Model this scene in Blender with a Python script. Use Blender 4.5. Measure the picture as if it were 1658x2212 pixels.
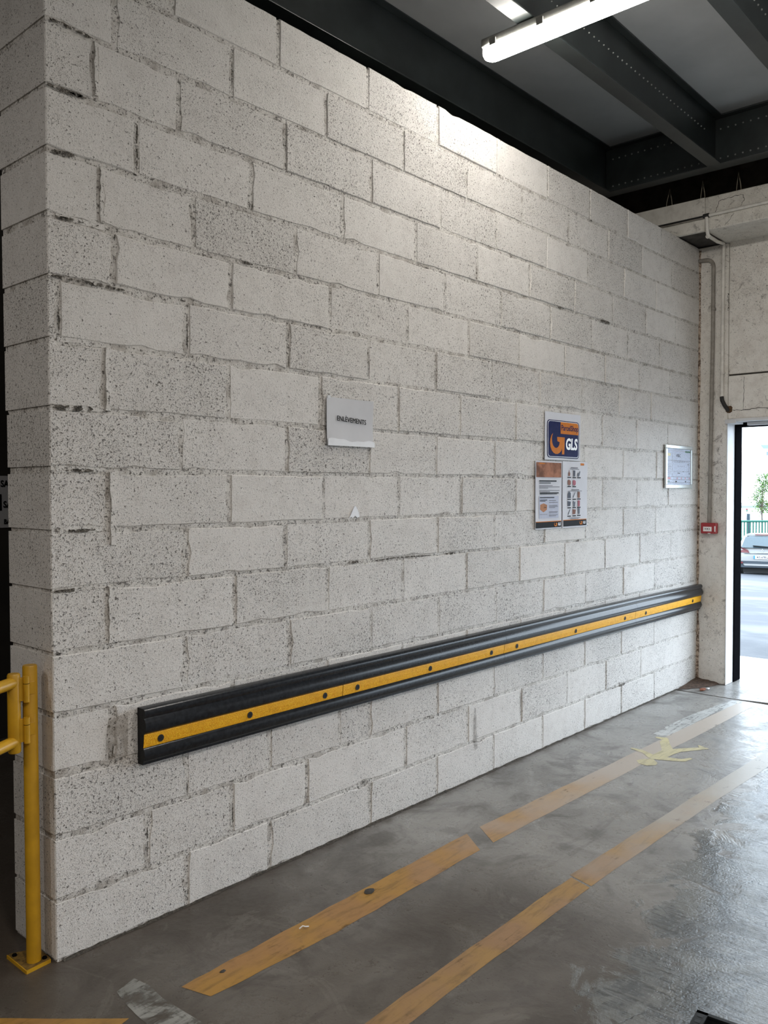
import bpy, bmesh, math, random
from mathutils import Vector, Matrix

random.seed(7)
for o in list(bpy.data.objects): bpy.data.objects.remove(o)
scene = bpy.context.scene
COL = scene.collection

# ------------------------------------------------------------------ camera
F_PX, YAW, PITCH, ROLL = 1819.27, 0.84321, -0.02740, -0.00255
CAM = Vector((-1.2933, -2.5692, 1.5262))
fwd = Vector((math.sin(YAW)*math.cos(PITCH), math.cos(YAW)*math.cos(PITCH), math.sin(PITCH)))
right = Vector((math.cos(YAW), -math.sin(YAW), 0)); up = right.cross(fwd)
r2 = math.cos(ROLL)*right + math.sin(ROLL)*up; u2 = -math.sin(ROLL)*right + math.cos(ROLL)*up
cd = bpy.data.cameras.new('camera'); cam = bpy.data.objects.new('camera', cd); COL.objects.link(cam)
cam.matrix_world = Matrix(((r2.x, u2.x, -fwd.x, CAM.x), (r2.y, u2.y, -fwd.y, CAM.y), (r2.z, u2.z, -fwd.z, CAM.z), (0, 0, 0, 1)))
cd.sensor_fit = 'HORIZONTAL'; cd.sensor_width = 36; cd.lens = 36*F_PX/1658
cd.clip_start = 0.05; cd.clip_end = 500
scene.camera = cam

# ------------------------------------------------------------------ world, lamps, exposure
world = bpy.data.worlds.new('overcast_sky'); scene.world = world; world.use_nodes = True
bg = world.node_tree.nodes['Background']
bg.inputs[0].default_value = (0.74, 0.87, 1.0, 1); bg.inputs[1].default_value = 6.5
scene.view_settings.view_transform = 'Standard'; scene.view_settings.look = 'None'
scene.view_settings.gamma = 1; scene.view_settings.use_curve_mapping = False
scene.view_settings.exposure = 0.06
def tube_lamp(name, loc, along, power, length=1.5):
    """a ceiling tube of the hall, out of the picture"""
    ld = bpy.data.lights.new(name, 'AREA'); ld.shape = 'RECTANGLE'; ld.size = length; ld.size_y = 0.09
    ld.energy = power; ld.color = (1.0, 0.945, 0.885)
    o = bpy.data.objects.new(name, ld); COL.objects.link(o); o.location = loc
    o.rotation_euler = (0, 0, math.pi/2 if along == 'y' else 0)
    return o
tube_lamp('hall_tube_lamp', (2.2, -4.6, 3.68), 'y', 78)
tube_lamp('hall_tube_lamp', (-1.2, -4.6, 3.68), 'y', 95)
tube_lamp('hall_tube_lamp', (-4.2, -4.6, 3.68), 'y', 40)
tube_lamp('hall_tube_lamp', (-2.7, 0.15, 3.68), 'x', 30, 1.2)
TUBE_EMIT = 48.0

# ------------------------------------------------------------------ helpers
def tag(o, label=None, cat=None, group=None, kind=None):
    if label: o['label'] = label
    if cat: o['category'] = cat
    if group: o['group'] = group
    if kind: o['kind'] = kind
    return o
def wloc(o):
    v = Vector(o.location)
    while o.parent: o = o.parent; v += o.location
    return v
def empty(name, loc, label=None, cat=None, group=None, kind=None):
    o = bpy.data.objects.new(name, None); o.empty_display_size = 0.1
    COL.objects.link(o); o.location = loc
    return tag(o, label, cat, group, kind)
def link(name, me, mat, parent=None, origin=(0, 0, 0)):
    o = bpy.data.objects.new(name, me); COL.objects.link(o)
    if mat is not None and not me.materials: me.materials.append(mat)
    if parent is not None:
        o.parent = parent; o.location = Vector(origin) - wloc(parent)
    else: o.location = origin
    return o
class MB:
    """collects shapes given in world metres; build() makes one mesh object"""
    def __init__(s): s.v = []; s.f = []
    def add(s, v, f):
        n = len(s.v); s.v += [tuple(p) for p in v]; s.f += [tuple(i+n for i in q) for q in f]; return s
    def box(s, x0, x1, y0, y1, z0, z1, b=0.0):
        if b <= 0:
            v = [(x, y, z) for z in (z0, z1) for y in (y0, y1) for x in (x0, x1)]
            return s.add(v, [(0, 2, 3, 1), (4, 5, 7, 6), (0, 1, 5, 4), (2, 6, 7, 3), (0, 4, 6, 2), (1, 3, 7, 5)])
        bm = bmesh.new(); bmesh.ops.create_cube(bm, size=1)
        for q in bm.verts: q.co = Vector(((x0+x1)/2+q.co.x*(x1-x0), (y0+y1)/2+q.co.y*(y1-y0), (z0+z1)/2+q.co.z*(z1-z0)))
        bmesh.ops.bevel(bm, geom=bm.edges[:], offset=b, segments=2, profile=0.5, affect='EDGES')
        bm.verts.index_update(); s.add([q.co[:] for q in bm.verts], [[l.index for l in fc.verts] for fc in bm.faces]); bm.free(); return s
    def prism(s, pts, axis, a0, a1):
        """pts: 2D outline, counter-clockwise; axis 0/1/2 is the extrusion axis"""
        def P(p, a): return {0: (a, p[0], p[1]), 1: (p[0], a, p[1]), 2: (p[0], p[1], a)}[axis]
        n = len(pts); v = [P(p, a0) for p in pts]+[P(p, a1) for p in pts]
        f = [tuple(range(n-1, -1, -1)), tuple(range(n, 2*n))]+[(i, (i+1) % n, n+(i+1) % n, n+i) for i in range(n)]
        return s.add(v, f)
    def tube(s, pts, r, n=12, cap=True):
        pts = [Vector(p) for p in pts]; rings = []; ref = None
        for i, p in enumerate(pts):
            d = (pts[min(i+1, len(pts)-1)]-pts[max(i-1, 0)]).normalized()
            if ref is None: ref = d.cross(Vector((0, 0, 1)) if abs(d.z) < .9 else Vector((1, 0, 0))).normalized()
            a = (ref - d*ref.dot(d)).normalized(); ref = a; b = d.cross(a)
            rr = r[i] if isinstance(r, (list, tuple)) else r
            rings.append([p+a*rr*math.cos(2*math.pi*k/n)+b*rr*math.sin(2*math.pi*k/n) for k in range(n)])
        v = [q for ring in rings for q in ring]; f = []
        for i in range(len(pts)-1):
            for k in range(n): f.append((i*n+k, i*n+(k+1) % n, (i+1)*n+(k+1) % n, (i+1)*n+k))
        if cap: f += [tuple(range(n-1, -1, -1)), tuple((len(pts)-1)*n+k for k in range(n))]
        return s.add(v, f)
    def build(s, name, mat, parent=None, smooth=False, origin=None):
        if origin is None:
            origin = wloc(parent) if parent is not None else Vector([(min(p[i] for p in s.v)+max(p[i] for p in s.v))/2 if i < 2 else min(p[2] for p in s.v) for i in range(3)])
        me = bpy.data.meshes.new(name)
        me.from_pydata([tuple(Vector(p)-Vector(origin)) for p in s.v], [], s.f); me.update()
        bm = bmesh.new(); bm.from_mesh(me); bmesh.ops.recalc_face_normals(bm, faces=bm.faces[:]); bm.to_mesh(me); bm.free()
        if smooth:
            me.polygons.foreach_set('use_smooth', [True]*len(me.polygons))
            try: me.set_sharp_from_angle(angle=math.radians(40))
            except Exception: pass
        return link(name, me, mat, parent, origin)
def arc(c, r, a0, a1, n=6):
    return [(c[0]+r*math.cos(a0+(a1-a0)*i/n), c[1]+r*math.sin(a0+(a1-a0)*i/n)) for i in range(n+1)]
def text_mb(body, size, place, bold=0.0, align='CENTER', sx=1.0, shear=0.0, heavy=0.0):
    """lettering as flat mesh; place(u, v) gives the world point for text coordinates"""
    cu = bpy.data.curves.new('lettering', 'FONT'); cu.body = body; cu.size = size; cu.align_x = align; cu.align_y = 'CENTER'
    cu.offset = bold; cu.resolution_u = 3; cu.shear = shear
    o = bpy.data.objects.new('lettering', cu); COL.objects.link(o)
    dg = bpy.context.evaluated_depsgraph_get(); dg.update()
    me = bpy.data.meshes.new_from_object(o.evaluated_get(dg))
    m = MB()
    for k, dh in enumerate((0.0,) if not heavy else (-heavy, 0.0, heavy)):
        m.add([place(v.co.x*sx+dh, v.co.y+dh*.3) for v in me.vertices], [tuple(p.vertices) for p in me.polygons])
    bpy.data.objects.remove(o); bpy.data.curves.remove(cu); bpy.data.meshes.remove(me)
    return m

# ------------------------------------------------------------------ materials
def newmat(name):
    m = bpy.data.materials.new(name); m.use_nodes = True
    return m, m.node_tree, m.node_tree.nodes['Principled BSDF']
class NT:
    def __init__(s, nt): s.nt = nt
    def node(s, t, **kw):
        n = s.nt.nodes.new(t)
        for k, v in kw.items(): setattr(n, k, v)
        return n
    def put(s, sock, val):
        if isinstance(val, bpy.types.NodeSocket): s.nt.links.new(val, sock)
        elif isinstance(val, tuple) and len(val) == 3 and sock.type == 'RGBA': sock.default_value = (*val, 1)
        else: sock.default_value = val
    def math(s, op, a, b=0.0, c=None, clamp=False):
        n = s.node('ShaderNodeMath', operation=op, use_clamp=clamp); s.put(n.inputs[0], a); s.put(n.inputs[1], b)
        if c is not None: s.put(n.inputs[2], c)
        return n.outputs[0]
    def noise(s, vec, scale, detail=3.0, rough=0.5, dist=0.0):
        n = s.node('ShaderNodeTexNoise'); s.put(n.inputs['Vector'], vec); s.put(n.inputs['Scale'], scale)
        n.inputs['Detail'].default_value = detail; n.inputs['Roughness'].default_value = rough; n.inputs['Distortion'].default_value = dist
        return n.outputs['Fac']
    def step(s, x, lo, hi, a=0.0, b=1.0):
        n = s.node('ShaderNodeMapRange', interpolation_type='SMOOTHSTEP'); s.put(n.inputs[0], x)
        for i, q in ((1, lo), (2, hi), (3, a), (4, b)): s.put(n.inputs[i], q)
        return n.outputs[0]
    def mix(s, f, a, b):
        n = s.node('ShaderNodeMix', data_type='RGBA'); s.put(n.inputs[0], f); s.put(n.inputs[6], a); s.put(n.inputs[7], b); return n.outputs[2]
    def pos(s): return s.node('ShaderNodeNewGeometry').outputs['Position']
    def rnd(s): return s.node('ShaderNodeObjectInfo').outputs['Random']
    def scalev(s, v, sc, off=(0, 0, 0)):
        n = s.node('ShaderNodeMapping'); s.put(n.inputs[0], v); n.inputs['Scale'].default_value = sc; n.inputs['Location'].default_value = off; return n.outputs[0]
    def xyz(s, v):
        n = s.node('ShaderNodeSeparateXYZ'); s.put(n.inputs[0], v); return n.outputs
    def bump(s, h, dist, strength=1.0):
        n = s.node('ShaderNodeBump'); s.put(n.inputs['Height'], h); n.inputs['Distance'].default_value = dist; n.inputs['Strength'].default_value = strength
        return n.outputs[0]
def plain(name, col, rough=0.5, metal=0.0, spec=None, var=0.12, scale=30, bump=0.0, emit=0.0, coat=0.0):
    m, nt, b = newmat(name); N = NT(nt)
    n = N.noise(N.pos(), scale, 4, .6)
    f = N.step(n, .3, .7)
    lo = tuple(c*(1-var) for c in col); hi = tuple(min(1, c*(1+var)) for c in col)
    N.put(b.inputs['Base Color'], N.mix(f, lo, hi))
    b.inputs['Roughness'].default_value = rough; b.inputs['Metallic'].default_value = metal
    if spec is not None: b.inputs['Specular IOR Level'].default_value = spec
    if coat: b.inputs['Coat Weight'].default_value = coat
    if bump: N.put(b.inputs['Normal'], N.bump(n, bump))
    if emit:
        b.inputs['Emission Color'].default_value = (*col, 1); b.inputs['Emission Strength'].default_value = emit
    return m
def painted_masonry(name, paint, dirt, amount, pits=0.63, pit_scale=70, streak=False):
    """white paint over porous concrete: pores left bare, some dust"""
    m, nt, b = newmat(name); N = NT(nt); p = N.pos(); r = N.rnd()
    low = N.noise(p, 2.2, 3, .6); mid = N.noise(p, 14, 3, .6)
    coarse = N.noise(p, pit_scale, 4, .68, .15); fine = N.noise(p, pit_scale*2.4, 3, .65, .15)
    # how open the pores are: differs from block to block and over the wall
    dens = N.math('ADD', N.math('MULTIPLY', N.math('SUBTRACT', r, .5), .045), N.math('MULTIPLY', N.math('SUBTRACT', low, .5), .12))
    th = N.math('SUBTRACT', pits, dens)
    pit = N.step(coarse, th, N.math('ADD', th, .04))
    th2 = N.math('SUBTRACT', pits-.012, dens)
    grain = N.step(fine, th2, N.math('ADD', th2, .05))
    mask = N.math('MAXIMUM', pit, N.math('MULTIPLY', grain, .8))
    dusty = N.step(mid, .42, .72)
    base = N.mix(N.math('MULTIPLY', dusty, amount), paint, dirt)
    base = N.mix(N.math('MULTIPLY', N.step(r, .2, 1.0), .10), base, dirt)
    if streak:
        st_ = N.math('MULTIPLY', N.step(N.noise(p, 16, 7, .78, .8), .54, .64), N.step(N.noise(p, 3.1, 2, .5), .46, .62))
        base = N.mix(N.math('MULTIPLY', st_, .62), base, (.16, .13, .11))
    col = N.mix(N.math('MULTIPLY', mask, .90), base, (.095, .082, .070))
    N.put(b.inputs['Base Color'], col)
    b.inputs['Roughness'].default_value = .62
    h = N.math('SUBTRACT', N.math('ADD', N.math('MULTIPLY', coarse, .7), N.math('MULTIPLY', fine, .5)), N.math('MULTIPLY', mask, .75))
    N.put(b.inputs['Normal'], N.bump(h, .006, .75))
    return m
M = {}
M['block'] = painted_masonry('painted_block', (.80, .77, .735), (.50, .46, .42), .22, .600, 108)
M['mortar'] = painted_masonry('painted_mortar', (.74, .71, .67), (.30, .26, .22), .70, .565, 75)
M['bead'] = painted_masonry('mortar_bead', (.78, .755, .72), (.42, .38, .34), .35, .60, 60)
M['cast'] = painted_masonry('stained_concrete', (.84, .81, .76), (.46, .40, .34), .30, .655, 85, True)
M['cast_beam'] = painted_masonry('painted_beam', (.76, .73, .67), (.44, .40, .34), .34, .67, 70, True)
M['raw'] = plain('dark_concrete', (.055, .05, .045), .9, var=.3, scale=12)
M['steel'] = plain('dark_painted_steel', (.020, .025, .025), .32, var=.25, scale=6)
M['deck'] = plain('ceiling_deck', (.34, .345, .345), .40, var=.10, scale=2)
M['galv'] = plain('bolt_zinc', (.28, .29, .28), .45, .4)
M['black_rubber'] = plain('black_rubber', (.016, .018, .022),   .22, spec=.32, var=.3, scale=60, bump=.0002)
M['rubber_end'] = plain('rubber_cut_end', (.006, .006, .006), .85, var=.4, scale=200, bump=.001)
M['bolt_black'] = plain('black_bolt', (.004, .004, .004), .6)
M['white_pvc'] = plain('white_conduit', (.70, .67, .62), .45, var=.12, scale=18)
M['grey_pvc'] = plain('grey_conduit', (.27, .245, .215), .5, var=.2, scale=18)
M['black_pvc'] = plain('black_flex', (.015, .014, .013), .6)
M['paper'] = plain('paper', (.60, .60, .62), .45, var=.03, scale=9)
M['paper_white'] = plain('paper_white', (.82, .83, .86), .35, var=.02)
M['sheet'] = plain('laminated_sheet', (.70, .71, .76), .5, spec=.04, var=.03, scale=6)
M['ink'] = plain('black_ink', (.012, .012, .013), .5, spec=.04)
M['ink_grey'] = plain('grey_ink', (.17, .17, .19), .5, spec=.04)
M['navy'] = plain('navy_print', (.014, .018, .085), .5, spec=.04, var=.1)
M['orange'] = plain('orange_print', (.62, .20, .03), .5, spec=.04, var=.06)
M['banner'] = plain('photo_print_brown', (.30, .13, .075), .5, spec=.04, var=.45, scale=14)
M['carton'] = plain('carton_print', (.44, .21, .11), .5, spec=.04, var=.12)
M['panel_blue'] = plain('pale_blue_print', (.52, .55, .66), .5, spec=.04, var=.04)
M['tape'] = plain('clear_tape', (.75, .77, .8), .15, var=.05)
M['alu'] = plain('aluminium_frame', (.68, .72, .72), .3, .6, var=.05)
M['plan'] = plain('plan_sheet', (.56, .62, .76), .5, spec=.04, var=.03)
M['green'] = plain('green_print', (.02, .16, .09), .4)
M['red'] = plain('red_print', (.55, .05, .06), .4)
M['yellow_print'] = plain('yellow_print', (.6, .5, .08), .4)
M['call_red'] = plain('red_plastic', (.33, .018, .022), .35, var=.15)
M['call_white'] = plain('white_plastic', (.78, .74, .72), .4)
M['gate_yellow'] = plain('yellow_enamel', (.56, .30, .012), .38, var=.12, scale=9)
M['grime'] = plain('grimy_plate', (.16, .095, .02), .7, var=.55, scale=45)
M['board'] = plain('dark_boards', (.085, .072, .055), .9, var=.35, scale=8)
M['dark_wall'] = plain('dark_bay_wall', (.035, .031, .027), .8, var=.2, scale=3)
M['white_paint'] = plain('white_frame_paint', (.62, .62, .63), .5, var=.05, scale=9)
M['black_metal'] = plain('black_metal', (.006, .006, .007), .95, spec=0.0)
M['hall'] = plain('hall_wall_paint', (.55, .54, .51), .8, var=.1, scale=3)
M['batten'] = plain('fixture_housing', (.30, .30, .28), .5)
M['wire'] = plain('tie_wire', (.33, .29, .22), .6)

def m_stripe():
    m, nt, b = newmat('yellow_reflective'); N = NT(nt); p = N.pos()
    n = N.noise(p, 240, 2, .6); w = N.noise(p, 30, 3, .6)
    c = N.mix(N.step(n, .35, .65), (.84, .34, .006), (1.0, .58, .03)); c = N.mix(N.step(w, .45, .75, 0, .35), c, (.55, .22, .01))
    N.put(b.inputs['Base Color'], c); b.inputs['Roughness'].default_value = .45; b.inputs['Specular IOR Level'].default_value = .3
    N.put(b.inputs['Normal'], N.bump(n, .0015, .8)); return m
M['stripe'] = m_stripe()

def m_floor():
    m, nt, b = newmat('worn_concrete_floor'); N = NT(nt); p = N.pos(); x, y, z = N.xyz(p)
    big = N.noise(p, .9, 4, .6, .6); mid = N.noise(p, 4.5, 5, .62, .8); fine = N.noise(p, 45, 4, .65)
    sv = N.scalev(p, (2.2, 16, 1)); drag = N.noise(sv, 1.4, 5, .65, 1.0)
    speck = N.noise(p, 120, 2, .5)
    pale = N.step(N.math('ADD', N.math('ADD', x, N.math('MULTIPLY', y, .35)), N.math('MULTIPLY', N.math('SUBTRACT', big, .5), 3.0)), -.2, 2.6)   # darker brown end / paler grey end
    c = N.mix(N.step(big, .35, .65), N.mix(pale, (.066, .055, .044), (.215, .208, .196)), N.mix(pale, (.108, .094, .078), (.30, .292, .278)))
    c = N.mix(N.step(mid, .5, .68, 0, .7), c, N.mix(pale, (.060, .050, .040), (.135, .13, .122)))
    c = N.mix(N.step(mid, .30, .44, .45, 0), c, N.mix(pale, (.15, .137, .118), (.36, .355, .34)))
    blot = N.noise(p, 2.1, 6, .66, 1.6)
    c = N.mix(N.step(blot, .55, .60, 0, .42), c, N.mix(pale, (.07, .06, .05), (.15, .145, .14))); c = N.mix(N.step(blot, .40, .43, .25, 0), c, N.mix(pale, (.2, .185, .16), (.34, .335, .32)))
    c = N.mix(N.step(drag, .55, .72, 0, .55), c, N.mix(pale, (.06, .05, .042), (.13, .122, .114)))
    c = N.mix(N.step(speck, .66, .72, 0, .8), c, (.04, .036, .03))
    # the scuffed, damp strip of broken screed to the right
    edge = N.math('ADD', y, N.math('ADD', N.math('MULTIPLY', x, -.10), N.math('MULTIPLY', N.math('SUBTRACT', mid, .5), 1.1)))
    damp = N.step(edge, -1.42, -1.56)
    scr = N.noise(N.scalev(p, (62, 6, 1)), 1.5, 6, .75, .25)
    patch = N.noise(N.scalev(p, (1.6, 2.4, 1)), 1.3, 5, .6, 1.2)
    rub = N.mix(N.step(scr, .36, .62), (.045, .050, .050), (.16, .168, .165)); rub = N.mix(N.step(patch, .50, .54, 0, .6), rub, (.19, .198, .19)); rub = N.mix(N.step(patch, .42, .45, .7, 0), rub, (.055, .062, .064))
    c = N.mix(N.math('MULTIPLY', damp, .85), c, rub)
    vo = N.node('ShaderNodeTexVoronoi', feature='DISTANCE_TO_EDGE'); wv = N.node('ShaderNodeVectorMath', operation='ADD')
    nz = N.node('ShaderNodeTexNoise'); N.put(nz.inputs['Vector'], p); nz.inputs['Scale'].default_value = 6; nz.inputs['Detail'].default_value = 4
    sc_ = N.node('ShaderNodeVectorMath', operation='SCALE'); N.put(sc_.inputs[0], nz.outputs['Color']); sc_.inputs['Scale'].default_value = .22
    N.put(wv.inputs[0], p); N.put(wv.inputs[1], sc_.outputs[0]); N.put(vo.inputs['Vector'], wv.outputs[0]); vo.inputs['Scale'].default_value = 2.3
    crack = N.math('MULTIPLY', N.step(vo.outputs['Distance'], .0, .008, 1, 0), N.math('MULTIPLY', damp, N.step(patch, .44, .56)))
    c = N.mix(N.math('MULTIPLY', crack, .85), c, (.018, .018, .018))
    # dust swept along the foot of the block wall
    foot = N.step(N.math('ADD', y, N.math('MULTIPLY', N.math('SUBTRACT', mid, .5), .10)), -.075, .0)
    c = N.mix(N.math('MULTIPLY', foot, .75), c, (.075, .06, .048))
    N.put(b.inputs['Base Color'], c)
    ro = N.step(mid, .3, .7, .26, .46); ro = N.math('ADD', ro, N.step(fine, .4, .7, -.05, .10)); ro = N.math('SUBTRACT', ro, N.math('MULTIPLY', damp, .10))
    N.put(b.inputs['Roughness'], ro); b.inputs['Specular IOR Level'].default_value = .36
    h = N.math('ADD', N.math('MULTIPLY', mid, 1.2), N.math('ADD', N.math('MULTIPLY', fine, .25), N.math('SUBTRACT', N.math('MULTIPLY', N.math('MULTIPLY', N.math('ADD', scr, N.math('MULTIPLY', speck, .5)), damp), .8), N.math('MULTIPLY', crack, .12))))
    N.put(b.inputs['Normal'], N.bump(h, .006, .55)); return m
M['floor'] = m_floor()
def worn_paint(name, col, col2, wear=.5, scale=7, rough=.42, far_col=None, fx=(1.6, 3.6)):
    """coat of floor paint scuffed through in places; far_col: paler colour the coat blends to as x grows"""
    m, nt, b = newmat(name); N = NT(nt); p = N.pos(); x, y, z = N.xyz(p)
    a = N.noise(p, scale, 6, .68, .5); d = N.noise(N.scalev(p, (4, 26, 1)), 1.5, 5, .65, .6); s2 = N.noise(p, 3.0, 3, .5); s3 = N.noise(p, 22, 5, .7)
    c = N.mix(N.step(s2, .42, .58), col, col2); c = N.mix(N.step(d, .45, .72, 0, .7), c, tuple(q*.45 for q in col)); c = N.mix(N.step(s3, .5, .75, 0, .5), c, tuple(q*.5 for q in col2))
    thin = 0.0
    if far_col:
        t = N.step(N.math('ADD', x, N.math('MULTIPLY', N.math('SUBTRACT', s2, .5), 2.2)), fx[0], fx[1]); c = N.mix(t, c, far_col); thin = N.math('MULTIPLY', t, .12)
    N.put(b.inputs['Base Color'], c); b.inputs['Roughness'].default_value = rough
    al = N.step(N.math('ADD', N.math('MULTIPLY', a, .7), N.math('MULTIPLY', d, .3)), wear-.06, wear+.10, 1.0, .0)
    N.put(b.inputs['Alpha'], N.math('SUBTRACT', al, thin, clamp=True))
    N.put(b.inputs['Normal'], N.bump(a, .003, .5)); return m
M['line'] = worn_paint('worn_yellow_paint', (.40, .215, .045), (.36, .19, .065), .63, far_col=(.50, .44, .38), fx=(1.1, 3.3))
M['line2'] = worn_paint('worn_ochre_paint', (.34, .20, .065), (.30, .175, .085), .63, far_col=(.43, .40, .35), fx=(1.3, 3.2))
M['line_white'] = worn_paint('worn_white_paint', (.50, .51, .50), (.44, .45, .44), .55, 16)
M['line_grime'] = worn_paint('worn_white_paint_dirty', (.30, .30, .28), (.24, .24, .22), .50, 12)
M['pict'] = worn_paint('worn_pale_yellow_paint', (.56, .50, .27), (.53, .48, .29), .66)

# ================================================================== SETTING
# ---- floor
fl = MB().box(-7.2, 4.893, -8.2, 3.0, -.12, 0).build('floor', M['floor']); tag(fl, kind='structure')
# irregular joint, then the slab in front of the door
jo = [(4.893, -8.2)]; jy = -8.2
slab = []
for i in range(60):
    yy = -8.2+i*(11.2/59); slab.append((4.928+.012*math.sin(yy*5.1)+.012*random.random()+(.05*min(1, max(0, -(yy+.45))*3) if yy > -1.6 else 0), yy))
pts = slab+[(5.72, 3.0), (5.72, -8.2)]
ds = MB().prism(pts[::-1], 2, -.12, -.002).build('floor_door_slab', M['floor']); tag(ds, kind='structure')
MB().box(4.88, 5.03, -8.2, 3.0, -.14, -.10).build('joint_filler', M['raw'], fl)
gm = MB(); gv = []; K = 150
for k in range(K+1):
    xx = .02+4.9*k/K; w_ = .006+.008*random.random(); gv += [(xx, -.0005, .003+.006*random.random()), (xx, -.004, .003+.003*random.random()), (xx, -w_, .0006)]
gm.add(gv, [(3*k+i, 3*k+i+1, 3*k+4+i, 3*k+3+i) for k in range(K) for i in (0, 1)])
tag(gm.build('wall_foot_grit', plain('dark_grit', (.06, .052, .042), .95, var=.6, scale=120), fl), kind='stuff')
# painted lines: thin worn coats on the slab
def strip(name, a, b, mat, z=.0008, x_step=.12, jit=.0025, parent=fl):
    """a, b: lists of (x, y) for the two edges"""
    m = MB(); n = len(a); v = [(p[0], p[1]+random.uniform(-jit, jit), z) for p in a]+[(p[0], p[1]+random.uniform(-jit, jit), z) for p in b]
    m.add(v, [(i, i+1, n+i+1, n+i) for i in range(n-1)]); return m.build(name, mat, parent)
def lerp_pts(kn, n):
    out = []
    for i in range(n):
        t = i/(n-1)*(len(kn)-1); k = min(int(t), len(kn)-2); f = t-k
        out.append((kn[k][0]+(kn[k+1][0]-kn[k][0])*f, kn[k][1]+(kn[k+1][1]-kn[k][1])*f))
    return out
strip('yellow_line', lerp_pts([(.19, -.41), (.80, -.40), (1.70, -.388)], 24), lerp_pts([(.22, -.52), (.75, -.543), (1.60, -.53)], 24), M['line'])
strip('yellow_line', lerp_pts([(1.80, -.386), (2.9, -.425), (4.0, -.458), (4.80, -.49)], 30), lerp_pts([(1.70, -.528), (2.82, -.555), (3.95, -.585), (4.84, -.605)], 30), M['line'])
strip('yellow_line', lerp_pts([(.2, -.955), (1.0, -.945), (1.63, -.942)], 20), lerp_pts([(.2, -1.05), (1.0, -1.042), (1.60, -1.040)], 20), M['line2'])
strip('yellow_line', lerp_pts([(1.645, -.930), (2.8, -.965), (3.78, -1.0), (4.86, -1.04)], 30), lerp_pts([(1.615, -1.036), (2.74, -1.065), (3.70, -1.105), (4.86, -1.15)], 30), M['line2'])
strip('worn_white_stripe', lerp_pts([(3.66, -.36), (4.0, -.352), (4.35, -.372), (4.86, -.43)], 20), lerp_pts([(3.72, -.455), (4.0, -.462), (4.39, -.463), (4.86, -.497)], 20), M['line_white'], z=.0005)
strip('worn_white_stripe', lerp_pts([(.119, -.262), (.13, -.33), (.118, -.423), (.124, -.521), (.13, -.62)], 14), lerp_pts([(.045, -.284), (.03, -.36), (.022, -.43), (.02, -.5), (.01, -.6)], 14), M['line_grime'])
strip('yellow_line', lerp_pts([(-.30, -.09), (0.0, -.43)], 8), lerp_pts([(-.36, -.12), (-.09, -.45)], 8), M['line'])
# walking figure stencilled over the first line
PB = [(3.322, -.387), (3.345, -.385), (3.344, -.452), (3.301, -.535), (3.396, -.538), (3.418, -.537), (3.559, -.461), (3.616, -.454), (3.625, -.406), (3.642, -.401), (3.669, -.455), (3.658, -.472), (3.555, -.527), (3.477, -.577), (3.539, -.625), (3.606, -.683), (3.636, -.663), (3.651, -.665), (3.617, -.737), (3.522, -.677), (3.458, -.636), (3.387, -.621), (3.308, -.615), (3.328, -.689), (3.381, -.716), (3.375, -.735), (3.303, -.721), (3.268, -.67), (3.231, -.588), (3.222, -.548), (3.294, -.475)]
PH = [(3.144, -.508), (3.185, -.525), (3.231, -.566), (3.175, -.618), (3.137, -.624), (3.096, -.593), (3.099, -.543)]
MB().add([(a, b, .0014) for a, b in PB], [tuple(range(len(PB)))]).build('painted_figure_body', M['pict'], fl)
pm = MB().add([(a, b, .0014) for a, b in PH], [tuple(range(len(PH)))])
pm.build('painted_figure_head', M['pict'], fl)

# ---- long block wall on the left
ZK = [0, .2, .402, .604, .8, .999, 1.203, 1.393, 1.591, 1.79, 2.008, 2.204, 2.395, 2.6, 2.8, 3.003, 3.203, 3.4]
XJ = {0: [.502, .894, 1.492, 1.982, 2.478, 2.983, 3.49, 3.997, 4.516], 1: [.337, .71, 1.103, 1.743, 2.243, 2.752, 3.268, 3.772, 4.295],
2: [.502, .902, 1.297, 1.493, 1.986, 2.478, 2.981, 3.486, 3.993, 4.51], 3: [.206, .72, 1.22, 1.72, 2.23, 2.74, 3.24, 3.76, 4.27],
4: [.502, 1.009, 1.501, 1.997, 2.501, 2.989, 3.495, 4.016, 4.516], 5: [.201, .728, 1.227, 1.725, 2.23, 2.73, 3.234, 3.751, 4.27, 4.793],
6: [.509, .991, 1.491, 1.987, 2.483, 2.997, 3.492, 4.011, 4.525], 7: [.206, .708, 1.208, 1.696, 2.186, 2.691, 3.182, 3.712, 4.22, 4.74],
8: [.491, 1.002, 1.493, 1.98, 2.484, 2.99, 3.465, 4.007, 4.535], 9: [.197, .707, 1.191, 1.694, 2.174, 2.69, 3.18, 3.708, 4.21, 4.73],
10: [.032, .523, 1.01, 1.491, 1.977, 2.458, 2.942, 3.438, 3.944, 4.436], 11: [.233, .722, 1.251, 1.762, 2.25, 2.726, 3.232, 3.74, 4.25, 4.76],
12: [.186, .556, 1.054, 1.555, 2.052, 2.542, 3.059, 3.56, 4.07, 4.58], 13: [.324, .826, 1.329, 1.825, 2.323, 2.83, 3.341, 3.848, 4.35, 4.86],
14: [.173, .494, 1.002, 1.513, 2.015, 2.497, 3.018, 3.508, 4.006, 4.51], 15: [.246, .734, 1.231, 1.734, 2.234, 2.752, 3.271, 3.779, 4.28, 4.79],
16: [.474, .968, 1.491, 1.997, 2.505, 3.026, 3.535, 4.057, 4.598]}
WX1, WT = 5.31, .29
wall = MB().prism([(.0032, 0), (WT-.006, 0), (WT-.002, 1.78), (.305, 1.80), (.332, 3.388), (.0032, 3.388)], 0, .0045, WX1).build('wall_left', M['mortar']); tag(wall, kind='structure')
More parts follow.
